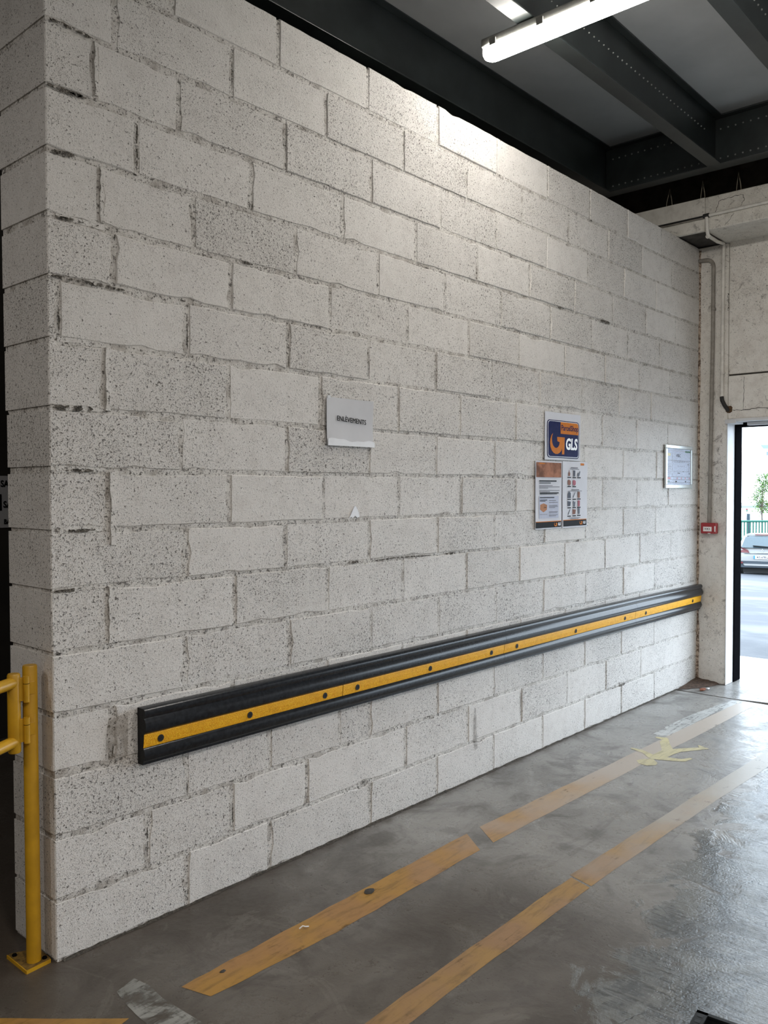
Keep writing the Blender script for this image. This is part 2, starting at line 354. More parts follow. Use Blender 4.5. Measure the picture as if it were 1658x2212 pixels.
def block(x0, x1, z0, z1, depth, corner=False, chip=.5, last=False):
    """one masonry block: uneven outline, softened arris, slight tilt"""
    o = []; n1 = max(3, int((x1-x0)/.055)); n2 = 4
    def j(): return random.uniform(0, .0035)+(random.uniform(.003, .011) if random.random() < .07*chip else 0)
    for i in range(n1): o.append((x0+(x1-x0)*i/n1, z0+j()))
    for i in range(n2): o.append((x1-j(), z0+(z1-z0)*i/n2))
    for i in range(n1): o.append((x1-(x1-x0)*i/n1, z1-j()))
    for i in range(n2): o.append((x0+(0 if corner else j()), z1-(z1-z0)*i/n2))
    cx, cz = (x0+x1)/2, (z0+z1)/2; yo = random.uniform(-.0022, .0022); ta, tb = random.uniform(-.004, .004), random.uniform(-.008, .008)
    n = len(o); e = .0035; v = []
    for k, (dd, ins) in enumerate(((0, e), (.0035, 0), (depth, 0))):
        for (a, b) in o:
            a2 = a+(-ins if a > cx else ins)*(1 if abs(a-cx) > (x1-x0)*.4 else 0); b2 = b+(-ins if b > cz else ins)*(1 if abs(b-cz) > (z1-z0)*.35 else 0)
            y = (yo+(a-cx)*ta+(b-cz)*tb+dd) if k < 2 else depth
            v.append((a2, y, b2))
    f = [tuple(range(n))]+[(k*n+i, k*n+(i+1) % n, (k+1)*n+(i+1) % n, (k+1)*n+i) for k in range(2) for i in range(n)]+[tuple(range(3*n-1, 2*n-1, -1))]
    m = MB(); m.add(v, f)
    return m.build('concrete_block', M['block'], wall, origin=Vector((cx, 0, cz)))
for c in range(17):
    xs = [0]+[q for q in XJ[c]]+[WX1]
    for i in range(len(xs)-1):
        near = max(0, 1-xs[i]/1.2)          # wider, more broken joints towards the open end
        g = random.uniform(.0045, .0075)+.003*near
        gl = g if i else 0; gr = g if i < len(xs)-2 else 0
        if c == 16: near = -.35
        zt = random.uniform(.005, .0085)+(.004*max(0, near) if c > 6 else 0); zb = random.uniform(.003, .006) if c else 0
        block(xs[i]+gl, xs[i+1]-gr, ZK[c]+zb, ZK[c+1]-zt+(.006 if c == 16 else 0), (.288 if c < 4 else .298 if c < 9 else .308+.004*(c-9)) if i == 0 else .12, corner=(i == 0), chip=1+2.5*near)
# proud squeezed-out mortar at the joints near the open end
for (xa, xb, za, zb) in ((.192, .216, 1.79, 2.0), (.205, .228, 1.34, 1.585), (.196, .236, 1.01, 1.2), (.182, .2, 2.41, 2.59), (.166, .184, 2.82, 2.99)):
    m = MB(); n = 9; o = []
    for i in range(n): o.append((xa+random.uniform(0, .006), za+(zb-za)*i/(n-1)))
    for i in range(n): o.append((xb-random.uniform(0, .006), zb-(zb-za)*i/(n-1)))
    m.prism(o, 1, -.004-random.random()*.003, .02); m.build('mortar_bead', M['bead'], wall)
for (xa, xb, z) in ((.02, .19, 1.005+.59), (.03, .18, 1.398), (.04, .19, 1.795), (.03, .2, 2.01), (.03, .2, 2.4)):
    m = MB(); n = 8; o = []
    for i in range(n): o.append((xa+(xb-xa)*i/(n-1), z-.008-random.uniform(0, .006)))
    for i in range(n): o.append((xb-(xb-xa)*i/(n-1), z+.004+random.uniform(0, .006)))
    m.prism(o, 1, .0015, .02); m.build('mortar_bead', M['bead'], wall)

CAV = [([(-0.022, 3.013),(0.023, 3.008),(0.085, 3.007),(0.165, 3.019)], 0.0101),([(-0.007, 2.821),(0.013, 2.818),(0.066, 2.815),(0.106, 2.822),(0.127, 2.874)], 0.013),([(0.082, 2.816),(0.117, 2.803),(0.139, 2.795)], 0.0104),([(0.008, 2.621),(0.03, 2.62),(0.063, 2.61),(0.095, 2.606)], 0.0146),([(0.155, 2.985),(0.151, 2.954)], 0.0091),([(0.182, 2.554),(0.195, 2.505),(0.209, 2.444)], 0.0061),([(0.157, 2.407),(0.177, 2.398)], 0.0091),([(0.018, 2.413),(0.045, 2.411),(0.124, 2.406)], 0.0088),([(0.224, 2.382),(0.234, 2.361)], 0.0062),([(-0.009, 2.213),(0.027, 2.208),(0.09, 2.211),(0.163, 2.212),(0.274, 2.21)], 0.0102),([(0.03, 2.109),(0.031, 2.068),(0.032, 2.027)], 0.0074),([(0.524, 2.171),(0.523, 2.033)], 0.005),([(0.734, 3.165),(0.733, 3.03)], 0.0044),([(0.325, 2.786),(0.328, 2.727),(0.319, 2.631)], 0.0063),([(0.305, 2.617),(0.328, 2.621)], 0.0079),([(0.828, 2.632),(0.832, 2.606)], 0.009),([(0.771, 2.398),(0.828, 2.397)], 0.0106),([(0.001, 1.807),(0.037, 1.807),(0.1, 1.803),(0.149, 1.8)], 0.0161),([(0.192, 1.785),(0.202, 1.775)], 0.0077),([(0.05, 1.594),(0.155, 1.593)], 0.0089),([(0.047, 1.399),(0.152, 1.394)], 0.0089),([(0.01, 1.194),(0.06, 1.186),(0.1, 1.171)], 0.0104),([(0.01, 1.003),(0.029, 0.999)], 0.0089),([(0.003, 0.808),(0.015, 0.808)], 0.0089),([(0.206, 0.669),(0.203, 0.617)], 0.0063),([(1.356, 1.196),(1.433, 1.197)], 0.0122),([(1.5, 1.197),(1.659, 1.201),(1.935, 1.206)], 0.0052),([(2.047, 1.202),(2.131, 1.204)], 0.0093),([(3.138, 2.595),(3.208, 2.598)], 0.0164),([(3.67, 2.6),(3.797, 2.601)], 0.0148),([(2.041, 3.008),(2.071, 3.007)], 0.0091),([(1.011, 2.185),(1.01, 2.011)], 0.0037),([(1.492, 2.165),(1.491, 2.016)], 0.0041),([(1.977, 2.146),(1.977, 2.028)], 0.0045),([(2.234, 3.175),(2.234, 3.033)], 0.0038),([(4.519, 0.144),(4.521, -0.004)], 0.0087),([(4.005, 0.059),(4.005, 0.005)], 0.0063),([(3.364, 1.204),(3.41, 1.202)], 0.0114),([(3.955, 0.203),(4.059, 0.201)], 0.0124),([(0.502, 0.456),(0.501, 0.397)], 0.0051),([(0.338, 0.368),(0.34, 0.236)], 0.0041),([(0.706, 0.331),(0.707, 0.226)], 0.0044),([(2.514, 3.394),(2.527, 3.388)], 0.0124),([(3.534, 3.399),(3.558, 3.397)], 0.0145),([(0.502, 0.062),(0.503, 0.02)], 0.0068),([(0.891, 0.044),(0.893, 0.011)], 0.0074),([(4.801, 0.783),(4.802, 0.734)], 0.0062),([(3.747, 1.134),(3.748, 1.004)], 0.0048),([(0.045, 2.393),(0.076, 2.396)], 0.0044),([(0.476, 3.008),(0.49, 2.996)], 0.0082),([(0.493, 2.194),(0.516, 2.19)], 0.0066)]
m_cv, nt, b = newmat('bare_broken_mortar'); N = NT(nt); cn = N.noise(N.pos(), 130, 4, .7); cn2 = N.noise(N.pos(), 45, 3, .6)
N.put(b.inputs['Base Color'], N.mix(N.step(cn, .4, .62), (.035, .029, .024), (.22, .20, .17))); b.inputs['Roughness'].default_value = .95
N.put(b.inputs['Alpha'], N.step(cn2, .40, .50)); N.put(b.inputs['Normal'], N.bump(cn, .005, 1.0)); M['cavity'] = m_cv
def snap(pl_):
    xs_m = sum(p[0] for p in pl_)/len(pl_); zs_m = sum(p[1] for p in pl_)/len(pl_)
    if abs(pl_[-1][0]-pl_[0][0]) >= abs(pl_[-1][1]-pl_[0][1]):
        k_ = min(range(1, 17), key=lambda k: abs(ZK[k]-zs_m)); return [(max(.010, p[0]), ZK[k_]+random.uniform(-.004, .003)) for p in pl_]
    c_ = max(0, min(16, next((k for k in range(17) if ZK[k+1] > zs_m), 16))); xj = min(XJ[c_], key=lambda q: abs(q-xs_m))
    return [(xj+random.uniform(-.003, .003), min(max(p[1], ZK[c_]+.004), ZK[c_+1]-.004)) for p in pl_]
for pl_, w_ in CAV:     # open, broken-out joints: bare mortar showing
    pl_ = snap(pl_); fine_ = []
    for a, b_ in zip(pl_, pl_[1:]):
        k_ = max(2, int(math.hypot(b_[0]-a[0], b_[1]-a[1])/.012))
        fine_ += [(a[0]+(b_[0]-a[0])*t/k_, a[1]+(b_[1]-a[1])*t/k_) for t in range(k_)]
    fine_.append(pl_[-1]); up_, dn_ = [], []
    for i_, q_ in enumerate(fine_):
        n0 = fine_[max(0, i_-1)]; n1 = fine_[min(len(fine_)-1, i_+1)]; L_ = math.hypot(n1[0]-n0[0], n1[1]-n0[1]) or 1; nx, nz = -(n1[1]-n0[1])/L_, (n1[0]-n0[0])/L_
        tp_ = min(1, .25+min(i_, len(fine_)-1-i_)*.5); wa = w_*.5*tp_*random.uniform(.6, 1.5); wb = w_*.5*tp_*random.uniform(.6, 1.5)
        up_.append((q_[0]+nx*wa, q_[1]+nz*wa)); dn_.append((q_[0]-nx*wb, q_[1]-nz*wb))
    m = MB(); n_ = len(up_); m.add([(a, -.0030, b_) for a, b_ in up_]+[(a, -.0030, b_) for a, b_ in dn_], [(i, i+1, n_+i+1, n_+i) for i in range(n_-1)])
    m.build('broken_joint', M['cavity'], wall)
def scuff_or_shadow(pts, col, a, y=-.0032):
    m, nt, b = newmat('scuff_or_shadow'); N = NT(nt); b.inputs['Base Color'].default_value = (*col, 1); b.inputs['Roughness'].default_value = .8
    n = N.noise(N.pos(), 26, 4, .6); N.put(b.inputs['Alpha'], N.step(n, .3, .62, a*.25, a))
    MB().add([(p[0], y, p[1]) for p in pts], [tuple(range(len(pts)))]).build('scuff_or_shadow_mark', m, wall)
scuff_or_shadow([(.178, .618), (.262, .612), (.266, .765), (.19, .745), (.182, .70)], (.22, .18, .14), .32)  # faint shadow by the bumper's left end, painted on as a brown patch
scuff_or_shadow([(2.285, .20), (2.30, .15), (2.325, .16), (2.318, .26), (2.31, .37), (2.295, .38), (2.287, .30)], (.17, .14, .11), .4)
# ---- right-hand wall: pilaster, concrete planks over the opening, ring beam
DY = -.225     # edge of the door opening
wr = empty('wall_right', (5.45, -2.0, 0), kind='structure')
MB().box(5.31, 5.60, DY+.001, .02, 0, 3.40, .006).build('pilaster', M['cast'], wr)
MB().box(5.322, 5.62, -4.2, DY-.0, 2.398, 3.42, .006).build('concrete_plank', M['cast'], wr)
MB().box(5.314, 5.62, -4.2, DY-.0, 2.055, 2.386, .008).build('door_lintel', M['cast'], wr)
MB().box(5.34, 5.62, -4.2, DY-.0, 2.37, 2.41).build('plank_joint', M['raw'], wr)
MB().box(5.31, 5.62, -8.2, -4.2, 0, 3.42).build('wall_panel', M['cast'], wr)
MB().box(5.40, 5.62, .02, 3.0, 0, 3.42).build('wall_panel', M['dark_wall'], wr)
MB().box(5.40, 5.62, -8.2, 3.0, 3.64, 4.2).build('backing_board', M['board'], wr)
tb_ = MB().box(4.9, 5.62, -8.2, -.195, 3.405, 3.645, .008).build('trim_1', M['cast_beam']); tag(tb_, kind='structure')
tb2 = MB().prism([(4.9, 3.405), (4.93, 3.405), (4.93, 3.44), (5.62, 3.44), (5.62, 3.645), (4.9, 3.645)], 1, -.195, 2.4).build('trim_2', M['cast_beam']); tag(tb2, kind='structure')
MB().box(4.93, 5.62, -.194, 2.3, 3.41, 3.439).build('dark_soffit', M['raw'], tb2)  # dark slab closing the beam's underside above the pilaster
# rebar stubs and dirt in the corner come later; the door frame
def crack(pts, r, nm='crack', xf=None, par=None):
    pp_ = []
    for a, b_ in zip(pts, pts[1:]):
        for k in range(8):
            t = k/8; pp_.append((5.3125+random.uniform(-.0005, .0005), a[0]+(b_[0]-a[0])*t+random.uniform(-.004, .004), a[1]+(b_[1]-a[1])*t+random.uniform(-.004, .004)))
    if xf: pp_ = [(xf, q_[1], q_[2]) for q_ in pp_]
    MB().tube(pp_, [r*random.uniform(.4, 1.4) for _ in pp_], 5).build(nm, M['raw'], par or wr)
crack([(-.25, 2.125), (-.34, 2.117), (-.46, 2.13), (-.62, 2.112), (-.9, 2.12)], .0022)
crack([(-.342, 2.117), (-.345, 2.25), (-.342, 2.386)], .0013)
crack([(-.222, 3.02), (-.221, 2.93), (-.222, 2.88)], .0028)
crack([(-.195, 2.10), (-.165, 2.075), (-.15, 2.03)], .0012)
crack([(-.11, 2.13), (-.15, 2.16), (-.19, 2.15)], .0011)
crack([(-.265, 3.51), (-.272, 3.529), (-.297, 3.597), (-.367, 3.605), (-.463, 3.608), (-.473, 3.568), (-.447, 3.524)], .0016, xf=4.8995, par=tb_)
crack([(-.40, 3.49), (-.37, 3.44), (-.33, 3.41)], .0014, xf=4.8995, par=tb_)
m_gr, nt, b = newmat('corner_grime'); N = NT(nt); b.inputs['Roughness'].default_value = .9
gn = N.noise(N.pos(), 45, 4, .7); N.put(b.inputs['Base Color'], N.mix(N.step(gn, .42, .62), (.52, .42, .34), (.10, .065, .045))); N.put(b.inputs['Normal'], N.bump(gn, .004, .8))
gm = MB(); gv = []; K = 60
for k in range(K+1):
    zz = .02+3.36*k/K; w_ = .010+.006*random.random()+(.006 if zz < .5 else 0); gv += [(5.31-w_, .001, zz), (5.306, -.004, zz), (5.3095, -w_, zz)]
gm.add(gv, [(3*k+i, 3*k+i+1, 3*k+4+i, 3*k+3+i) for k in range(K) for i in (0, 1)]); gm.build('corner_grime', m_gr, wr)
door = empty('door_1', (5.6, -1.7, 0), kind='structure')
MB().box(5.30, 5.455, DY-.004, DY, 0, 2.055).build('white_reveal', M['white_paint'], door)
MB().box(5.455, 5.595, DY-.014, DY+.02, 0, 2.04, .003).build('guide_rail', M['black_metal'], door)
MB().box(5.455, 5.595, -4.2, DY-.014, 2.005, 2.055, .003).build('head_frame', M['black_metal'], door)
MB().box(5.30, 5.455, -4.2, DY-.004, 2.035, 2.056).build('white_head', M['white_paint'], door)
MB().box(5.285, 5.45, DY-.07, DY+.012, 2.02, 2.052, .003).build('closer_box', M['white_paint'], door)
MB().box(5.40, 5.452, -.58, -.34, 2.008, 2.033, .003).build('contact_strip', M['white_paint'], door)
# ---- the rest of the hall
for nm, a in (('wall_front', (-7.3, -7.1, -8.2, 3.0, 0, 4.2)), ('wall_side', (-7.2, 5.62, -8.3, -8.1, 0, 4.2))):
    tag(MB().box(*a).build(nm, M['hall']), kind='structure')
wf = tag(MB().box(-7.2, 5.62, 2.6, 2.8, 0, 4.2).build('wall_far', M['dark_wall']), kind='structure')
ceil = empty('ceiling', (0, -2, 4.08), kind='structure')
ys = [2.8, .42, -.33, -1.08, -1.83, -2.58, -3.33, -4.08, -4.83, -5.58, -6.33, -7.08, -8.2]
for i in range(len(ys)-1):
    MB().box(-7.2, 4.66, ys[i+1]+.005, ys[i]-.005, 4.082, 4.12).build('deck_panel', M['deck'], ceil)
MB().box(4.66, 5.62, -8.2, 2.8, 4.082, 4.12).build('deck_panel', M['raw'], ceil)
MB().box(-7.2, 5.62, -8.2, 2.8, 4.12, 4.2).build('deck_slab', M['raw'], ceil)

# ================================================================== STEELWORK
def section(m, along, c, a0, a1, z0, z1, w, t=.007, lip=.018):
    """open steel section: bottom flange, web, top flange; along 'x' or 'y', c centre of the other axis"""
    pts = {}
    def B(p0, p1, q0, q1):
        mm = MB()
        if along == 'x': mm.box(a0, a1, p0, p1, q0, q1, .0025)
        else: mm.box(p0, p1, a0, a1, q0, q1, .0025)
        return mm
    return B(c-w/2, c+w/2, z0, z0+t*1.4), B(c-t/2, c+t/2, z0+t*1.4, z1-t*1.4), B(c-w/2, c+w/2, z1-t*1.4, z1)
def rivets(name, pts, nrm, parent, r=.006):
    m = MB()
    for p in pts:
        p = Vector(p); m.tube([p, p+Vector(nrm)*.004, p+Vector(nrm)*.007], [r, r, r*.55], 6)
    return tag(m.build(name, M['galv'], parent), kind='stuff')
JW = .092
joists = [(.445, 'dark steel joist running above the top of the block wall'), (-.375, 'dark steel joist crossed by the glowing tube light, next out from the wall'), (-1.125, 'dark steel joist at the top right corner of the picture, bluish flange')]
for k, (jy, lab) in enumerate(joists):
    e = empty('steel_joist', (-1, jy, 3.745), lab, 'beam', 'joists under the ceiling deck')
    a, b, c = section(None, 'x', jy, -7.1, 4.60, 3.745, 4.082, JW)
    a.build('bottom_flange', M['steel'], e); b.build('web', M['steel'], e); c.build('top_flange', M['steel'], e)
    if k: rivets('rivet_row', [(.6+i*.055, jy-.0035, 3.93) for i in range(70)], (0, -1, 0), e, .0045)
e = empty('steel_cross_beam', (4.62, -1, 3.745), 'dark steel cross beam with rivet rows in front of the concrete ring beam', 'beam')
a, b, c = section(None, 'y', 4.645, -8.1, 2.5, 3.745, 4.082, .11)
a.build('bottom_flange', M['steel'], e); b.build('web', M['steel'], e); c.build('top_flange', M['steel'], e)
rivets('rivet_row', [(4.6415, .40-i*.05, 4.0) for i in range(36)], (-1, 0, 0), e)
rivets('rivet_row', [(4.6415, .40-i*.05, 3.80) for i in range(36)], (-1, 0, 0), e)
rivets('rivet_row', [(4.597, .35-i*.09, 3.751) for i in range(18)], (-1, 0, 0), e, .003)
# tie-wire hangers between ring beam and steel
for (ya, yt, yb, lab) in ((.133, .105, .086, 'leftmost of three bent tie wires above the concrete beam'), (-.129, -.145, -.163, 'middle one of three bent tie wires above the concrete beam'), (-.388, -.403, -.423, 'rightmost of three bent tie wires above the concrete beam')):
    m = MB().tube([(4.98, ya, 3.64), (4.985, ya-.004, 3.70), (4.985, yt, 3.80), (4.985, yb+.004, 3.71), (4.99, yb, 3.64)], .0028, 6)
    tag(m.build('tie_wire', M['wire'], smooth=True), lab, 'wire', 'tie wires above the concrete beam')

# ---- tube light
LX, LZ = 2.225, 3.735
e = empty('tube_light', (LX, -.9, LZ), 'glowing white tube light hung under the steel joists', 'light')
def capsule(w, z0, z1, y0, y1, n=8):
    """rounded-end flat bar along y"""
    o = arc((LX, y1-w/2), w/2, 0, math.pi, n)+arc((LX, y0+w/2), w/2, math.pi, 2*math.pi, n)
    return o
m_em, nt, b = newmat('lit_diffuser'); b.inputs['Base Color'].default_value = (.9, .9, .9, 1)
b.inputs['Emission Color'].default_value = (1.0, .955, .88, 1); b.inputs['Emission Strength'].default_value = TUBE_EMIT
def lit_bar(y0, y1):
    m = MB(); rings = []; prof = [(.052, LZ-.035), (.052, LZ-.06), (.044, LZ-.078), (.026, LZ-.088)]
    for (w, z) in prof:
        rings.append([(x, y, z) for x, y in arc((LX, y1-.052), w, 0, math.pi, 8)+arc((LX, y0+.052), w, math.pi, 2*math.pi, 8)])
    n = len(rings[0]); v = [q for r in rings for q in r]
    f = [(k*n+i, k*n+(i+1) % n, (k+1)*n+(i+1) % n, (k+1)*n+i) for k in range(len(rings)-1) for i in range(n)]
    f += [tuple(range(n-1, -1, -1)), tuple((len(rings)-1)*n+i for i in range(n))]
    m.add(v, f); return m
lit_bar(-1.66, -.115).build('diffuser', m_em, e, smooth=True)
MB().box(LX-.048, LX+.048, -1.65, -.125, LZ-.035, LZ+.006, .006).build('housing', M['batten'], e)
for yc in (-.20, -.463, -.738, -1.0, -1.27, -1.54):
    MB().box(LX-.058, LX-.050, yc-.018, yc+.018, LZ-.046, LZ-.012, .002).build('clip', M['batten'], e)
    MB().box(LX+.050, LX+.058, yc-.018, yc+.018, LZ-.046, LZ-.012, .002).build('clip', M['batten'], e)

# ================================================================== WALL BUMPER
ZT = .772
PROF = [(.004, 0), (.038, 0), (.046, .004), (.050, .013), (.0495, .023), (.044, .030), (.0435, .033), (.050, .041), (.055, .053), (.0565, .066), (.054, .077), (.046, .086), (.041, .0885),
        (.039, .112), (.035, .137), (.038, .1385), (.044, .148), (.0465, .161), (.044, .174), (.038, .184), (.034, .188), (.0335, .196), (.004, .196)]
BX = [(.302, 1.277, (.369, .767, 1.17)), (1.2785, 2.519, (1.368, 1.879, 2.398)), (2.5205, 4.122, (2.644, 3.30, 3.963)), (4.1235, 5.288, (4.285, 5.118))]
BL = ['leftmost length of the black and yellow rubber bumper, its cut end showing', 'second length of black and yellow rubber bumper from the yellow gate',
      'third and longest length of black and yellow rubber bumper on the block wall', 'last length of black and yellow rubber bumper, ending in the corner by the door']
for (x0, x1, holes), lab in zip(BX, BL):
    e = empty('wall_bumper', ((x0+x1)/2, 0, .576), lab, 'bumper', 'bumper lengths along the block wall')
    o = [(-d, ZT-h) for d, h in PROF]
    m = MB(); n = len(o); v = [(x0, y, z) for y, z in o]+[(x1, y, z) for y, z in o]
    m.add(v, [(i, (i+1) % n, n+(i+1) % n, n+i) for i in range(n)]); m.build('rubber_body', M['black_rubber'], e, smooth=True)
    for xx, s in ((x0, 1), (x1, -1)):
        m = MB(); m.prism(o, 0, xx+s*.0004, xx-s*.0006); m.build('end_face', M['rubber_end'], e)
    st = [(-.0412, ZT-.0892), (-.0422, ZT-.092), (-.0408, ZT-.112), (-.0372, ZT-.133), (-.0362, ZT-.1365), (-.030, ZT-.1365), (-.030, ZT-.0892)]
    MB().prism(st, 0, x0+.001, x1-.001).build('yellow_stripe', M['stripe'], e)
    for hx in holes:
        zc = ZT-.114
        m = MB(); R = .0125
        m.tube([(hx, -.0425, zc), (hx, -.030, zc)], R, 18, True)
        bo = m.build('bolt_hole', M['bolt_black'], e, smooth=True)
        MB().tube([(hx, -.0428, zc), (hx, -.0421, zc)], [R*.62, R*.62], 6).build('bolt_head', M['rubber_end'], bo)

# ================================================================== NOTICES
def wpt(y):
    return lambda u, v: (u, y, v)
# ENLEVEMENTS
e = empty('paper_notice', (1.364, 0, 1.715), 'grey paper notice reading ENLÈVEMENTS taped to the block wall', 'notice')
def sheet_mb(x0, x1, z0, z1, y, nx=8, nz=6, wav=.002, cr=None):
    m = MB(); v = []; f = []
    for i in range(nx+1):
        for k in range(nz+1):
            a, b = i/nx, k/nz
            yy = y-wav*(math.sin(a*5+b*3)+.6*math.sin(b*7+1))
            if cr: yy -= cr*max(0, .16-b)/.16*(.5+.5*math.sin(a*9))
            v.append((x0+(x1-x0)*a, yy, z0+(z1-z0)*b))
    w = nz+1
    for i in range(nx):
        for k in range(nz): f.append((i*w+k, (i+1)*w+k, (i+1)*w+k+1, i*w+k+1))
    n = len(v); v2 = [(p[0], p[1]+.0012, p[2]) for p in v]; f2 = [tuple(q+n for q in reversed(ff)) for ff in f]
    return m.add(v+v2, f+f2)
sheet_mb(1.217, 1.509, 1.714, 1.918, -.009, cr=.006).build('paper_sheet', M['paper'], e, smooth=True)
text_mb('ENLÈVEMENTS', .0305, lambda u, v: (1.3665+u, -.0138, 1.8245+v-u*.055), bold=0, sx=.93, heavy=.00055).build('lettering', M['ink'], e)
m = MB(); top = []; bot = []
for i in range(17):
    a = i/16; top.append((1.217+.292*a, 1.741+.004*math.sin(a*9)+.002*math.sin(a*23)-.008*a)); bot.append((1.217+.292*a, 1.712))
m.prism(bot+top[::-1], 1, -.019, -.0176); m.build('white_torn_strip', M['paper_white'], e)
MB().box(1.222, 1.24, -.012, -.0105, 1.912, 1.924).build('tape', M['tape'], e)
MB().box(1.498, 1.512, -.0165, -.0155, 1.712, 1.732).build('tape', M['tape'], e)

ARROW = [(472, 508), (446, 530), (428, 570), (422, 612), (430, 655), (450, 692), (480, 716), (515, 728), (552, 726), (585, 712), (610, 690), (622, 662), (620, 728), (660, 728), (668, 545), (540, 545), (543, 590), (582, 600), (574, 630), (556, 652), (530, 664), (500, 660), (474, 640), (458, 608), (453, 570), (458, 535)]
def gls_arrow(place, s, y):
    """crescent sweeping into an upright arrow"""
    o = [((a-545)/110, -(b-620)/110*.80) for a, b in ARROW]
    return MB().add([place(p[0]*s*1.25, p[1]*s*1.25) for p in o], [tuple(range(len(o)))])
# parcel point sign
e = empty('parcel_point_sign', (3.19, 0, 1.70), 'navy and orange laminated sign with GLS lettering on the block wall', 'sign')
sheet_mb(2.986, 3.406, 1.695, 1.976, -.008, wav=.0015).build('laminated_sheet', M['sheet'], e, smooth=True)
def rrect(x0, x1, z0, z1, r, n=5):
    return arc((x1-r, z1-r), r, 0, math.pi/2, n)+arc((x0+r, z1-r), r, math.pi/2, math.pi, n)+arc((x0+r, z0+r), r, math.pi, 1.5*math.pi, n)+arc((x1-r, z0+r), r, 1.5*math.pi, 2*math.pi, n)
def flat(o, y, name, mat, par, t=.0006):
    return MB().prism(o, 1, y, y+t).build(name, mat, par)
flat(rrect(3.008, 3.386, 1.708, 1.930, .026), -.0112, 'navy_border', M['navy'], e)
flat(rrect(3.016, 3.378, 1.713, 1.925, .022), -.0118, 'white_line', M['paper_white'], e)
flat(rrect(3.020, 3.374, 1.716, 1.922, .020), -.0124, 'navy_field', M['navy'], e)
flat([(3.160, 1.852), (3.374, 1.852), (3.374, 1.902)]+arc((3.354, 1.902), .020, 0, math.pi/2, 4)+[(3.160, 1.922)], -.0130, 'orange_panel', M['orange'], e)
text_mb('ParcelShop', .046, lambda u, v: (3.2675+u, -.0138, 1.887+v), bold=.0009, sx=1.0).build('lettering', M['navy'], e)
gls_arrow(lambda u, v: (3.122+u, -.0134, 1.790+v), .061, 0).build('arrow_emblem', M['orange'], e)
text_mb('GLS', .092, lambda u, v: (3.287+u, -.0134, 1.790+v), bold=.0035, sx=.90, shear=.12).build('lettering', M['paper_white'], e)
# two laminated sheets below
def small_gls(x, z, par):
    gls_arrow(lambda u, v: (x-.030+u, -.0132, z+v), .0125, 0).build('arrow_emblem', M['orange'], par)
    text_mb('GLS', .022, lambda u, v: (x+.012+u, -.0132, z+v), bold=.0008, sx=.8, shear=.1).build('lettering', M['paper_white'], par)
def bars(par, rows, mat, y=-.0122):
    m = MB()
    for (x0, x1, z, h) in rows: m.box(x0, x1, y, y+.0004, z-h/2, z+h/2)
    tag(m.build('print_lines', mat, par), kind='stuff')
e = empty('information_sheet', (3.033, 0, 1.29), 'laminated sheet with brown photo banner and printed carton, below the GLS sign', 'notice')
sheet_mb(2.885, 3.182, 1.290, 1.686, -.008, wav=.0012).build('laminated_sheet', M['sheet'], e, smooth=True)
flat([(2.892, 1.592), (3.172, 1.592), (3.172, 1.678), (2.892, 1.678)], -.0115, 'photo_banner', M['banner'], e)
flat([(2.92, 1.668), (2.985, 1.668), (2.985, 1.674), (2.92, 1.674)], -.0122, 'orange_mark', M['orange'], e)
bars(e, [(2.922, 3.115, 1.570, .007), (2.922, 3.05, 1.558, .004), (2.93, 3.14, 1.500, .006), (2.93, 3.12, 1.494, .003)], M['ink'])
bars(e, [(2.922, 3.07, 1.543, .003), (2.922, 3.15, 1.536, .003), (2.922, 3.02, 1.529, .003), (2.922, 3.15, 1.515, .003), (2.922, 3.04, 1.508, .003)], M['ink_grey'])
flat([(2.922, 1.352), (3.14, 1.352), (3.14, 1.482), (2.922, 1.482)], -.0115, 'pale_box', M['panel_blue'], e)
bars(e, [(2.928, 3.09, 1.473, .005), (2.928, 3.01, 1.459, .004), (2.928, 2.99, 1.453, .003)], M['ink'])
bars(e, [(3.03, 3.11, 1.455, .003), (3.03, 3.13, 1.444, .003), (3.03, 3.125, 1.426, .003), (3.03, 3.13, 1.420, .003), (3.03, 3.10, 1.414, .003), (3.03, 3.13, 1.389, .003), (3.03, 3.125, 1.383, .003), (3.03, 3.13, 1.371, .003), (3.03, 3.11, 1.365, .003), (2.93, 3.01, 1.376, .002)], M['ink_grey'])
hexa = [(2.968, 1.388), (3.006, 1.403), (3.008, 1.430), (2.970, 1.440), (2.932, 1.432), (2.932, 1.404)]
flat(hexa, -.0122, 'printed_carton', M['carton'], e)
bars(e, [(2.976, 3.0, 1.416, .003)], M['ink'], -.0126)
flat([(2.888, 1.331), (3.172, 1.331), (3.172, 1.335), (2.888, 1.335)], -.0116, 'orange_rule', M['orange'], e)
flat([(2.888, 1.297), (3.172, 1.297), (3.172, 1.331), (2.888, 1.331)], -.0115, 'black_footer', M['ink'], e); small_gls(3.135, 1.314, e)
e = empty('information_sheet', (3.34, 0, 1.29), 'laminated sheet with rows of small product pictures, right below the GLS sign', 'notice')
sheet_mb(3.188, 3.493, 1.288, 1.690, -.0095, wav=.0012).build('laminated_sheet', M['sheet'], e, smooth=True)
flat([(3.405, 1.668), (3.448, 1.668), (3.448, 1.681), (3.405, 1.681)], -.0125, 'orange_mark', M['orange'], e)
bars(e, [(3.285, 3.37, 1.652, .005), (3.29, 3.385, 1.518, .005)], M['ink_grey'], -.0128)
bars(e, [(3.275, 3.385, 1.644, .003), (3.25, 3.42, 1.510, .003), (3.26, 3.40, 1.347, .003), (3.28, 3.38, 1.341, .003)], M['ink_grey'], -.0128)
icm = [plain('picture_grey', (.10, .11, .14), .5, spec=.04), plain('picture_slate', (.16, .18, .22), .5, spec=.04), plain('picture_brown', (.26, .13, .10), .5, spec=.04), plain('picture_rose', (.42, .14, .18), .5, spec=.04)]
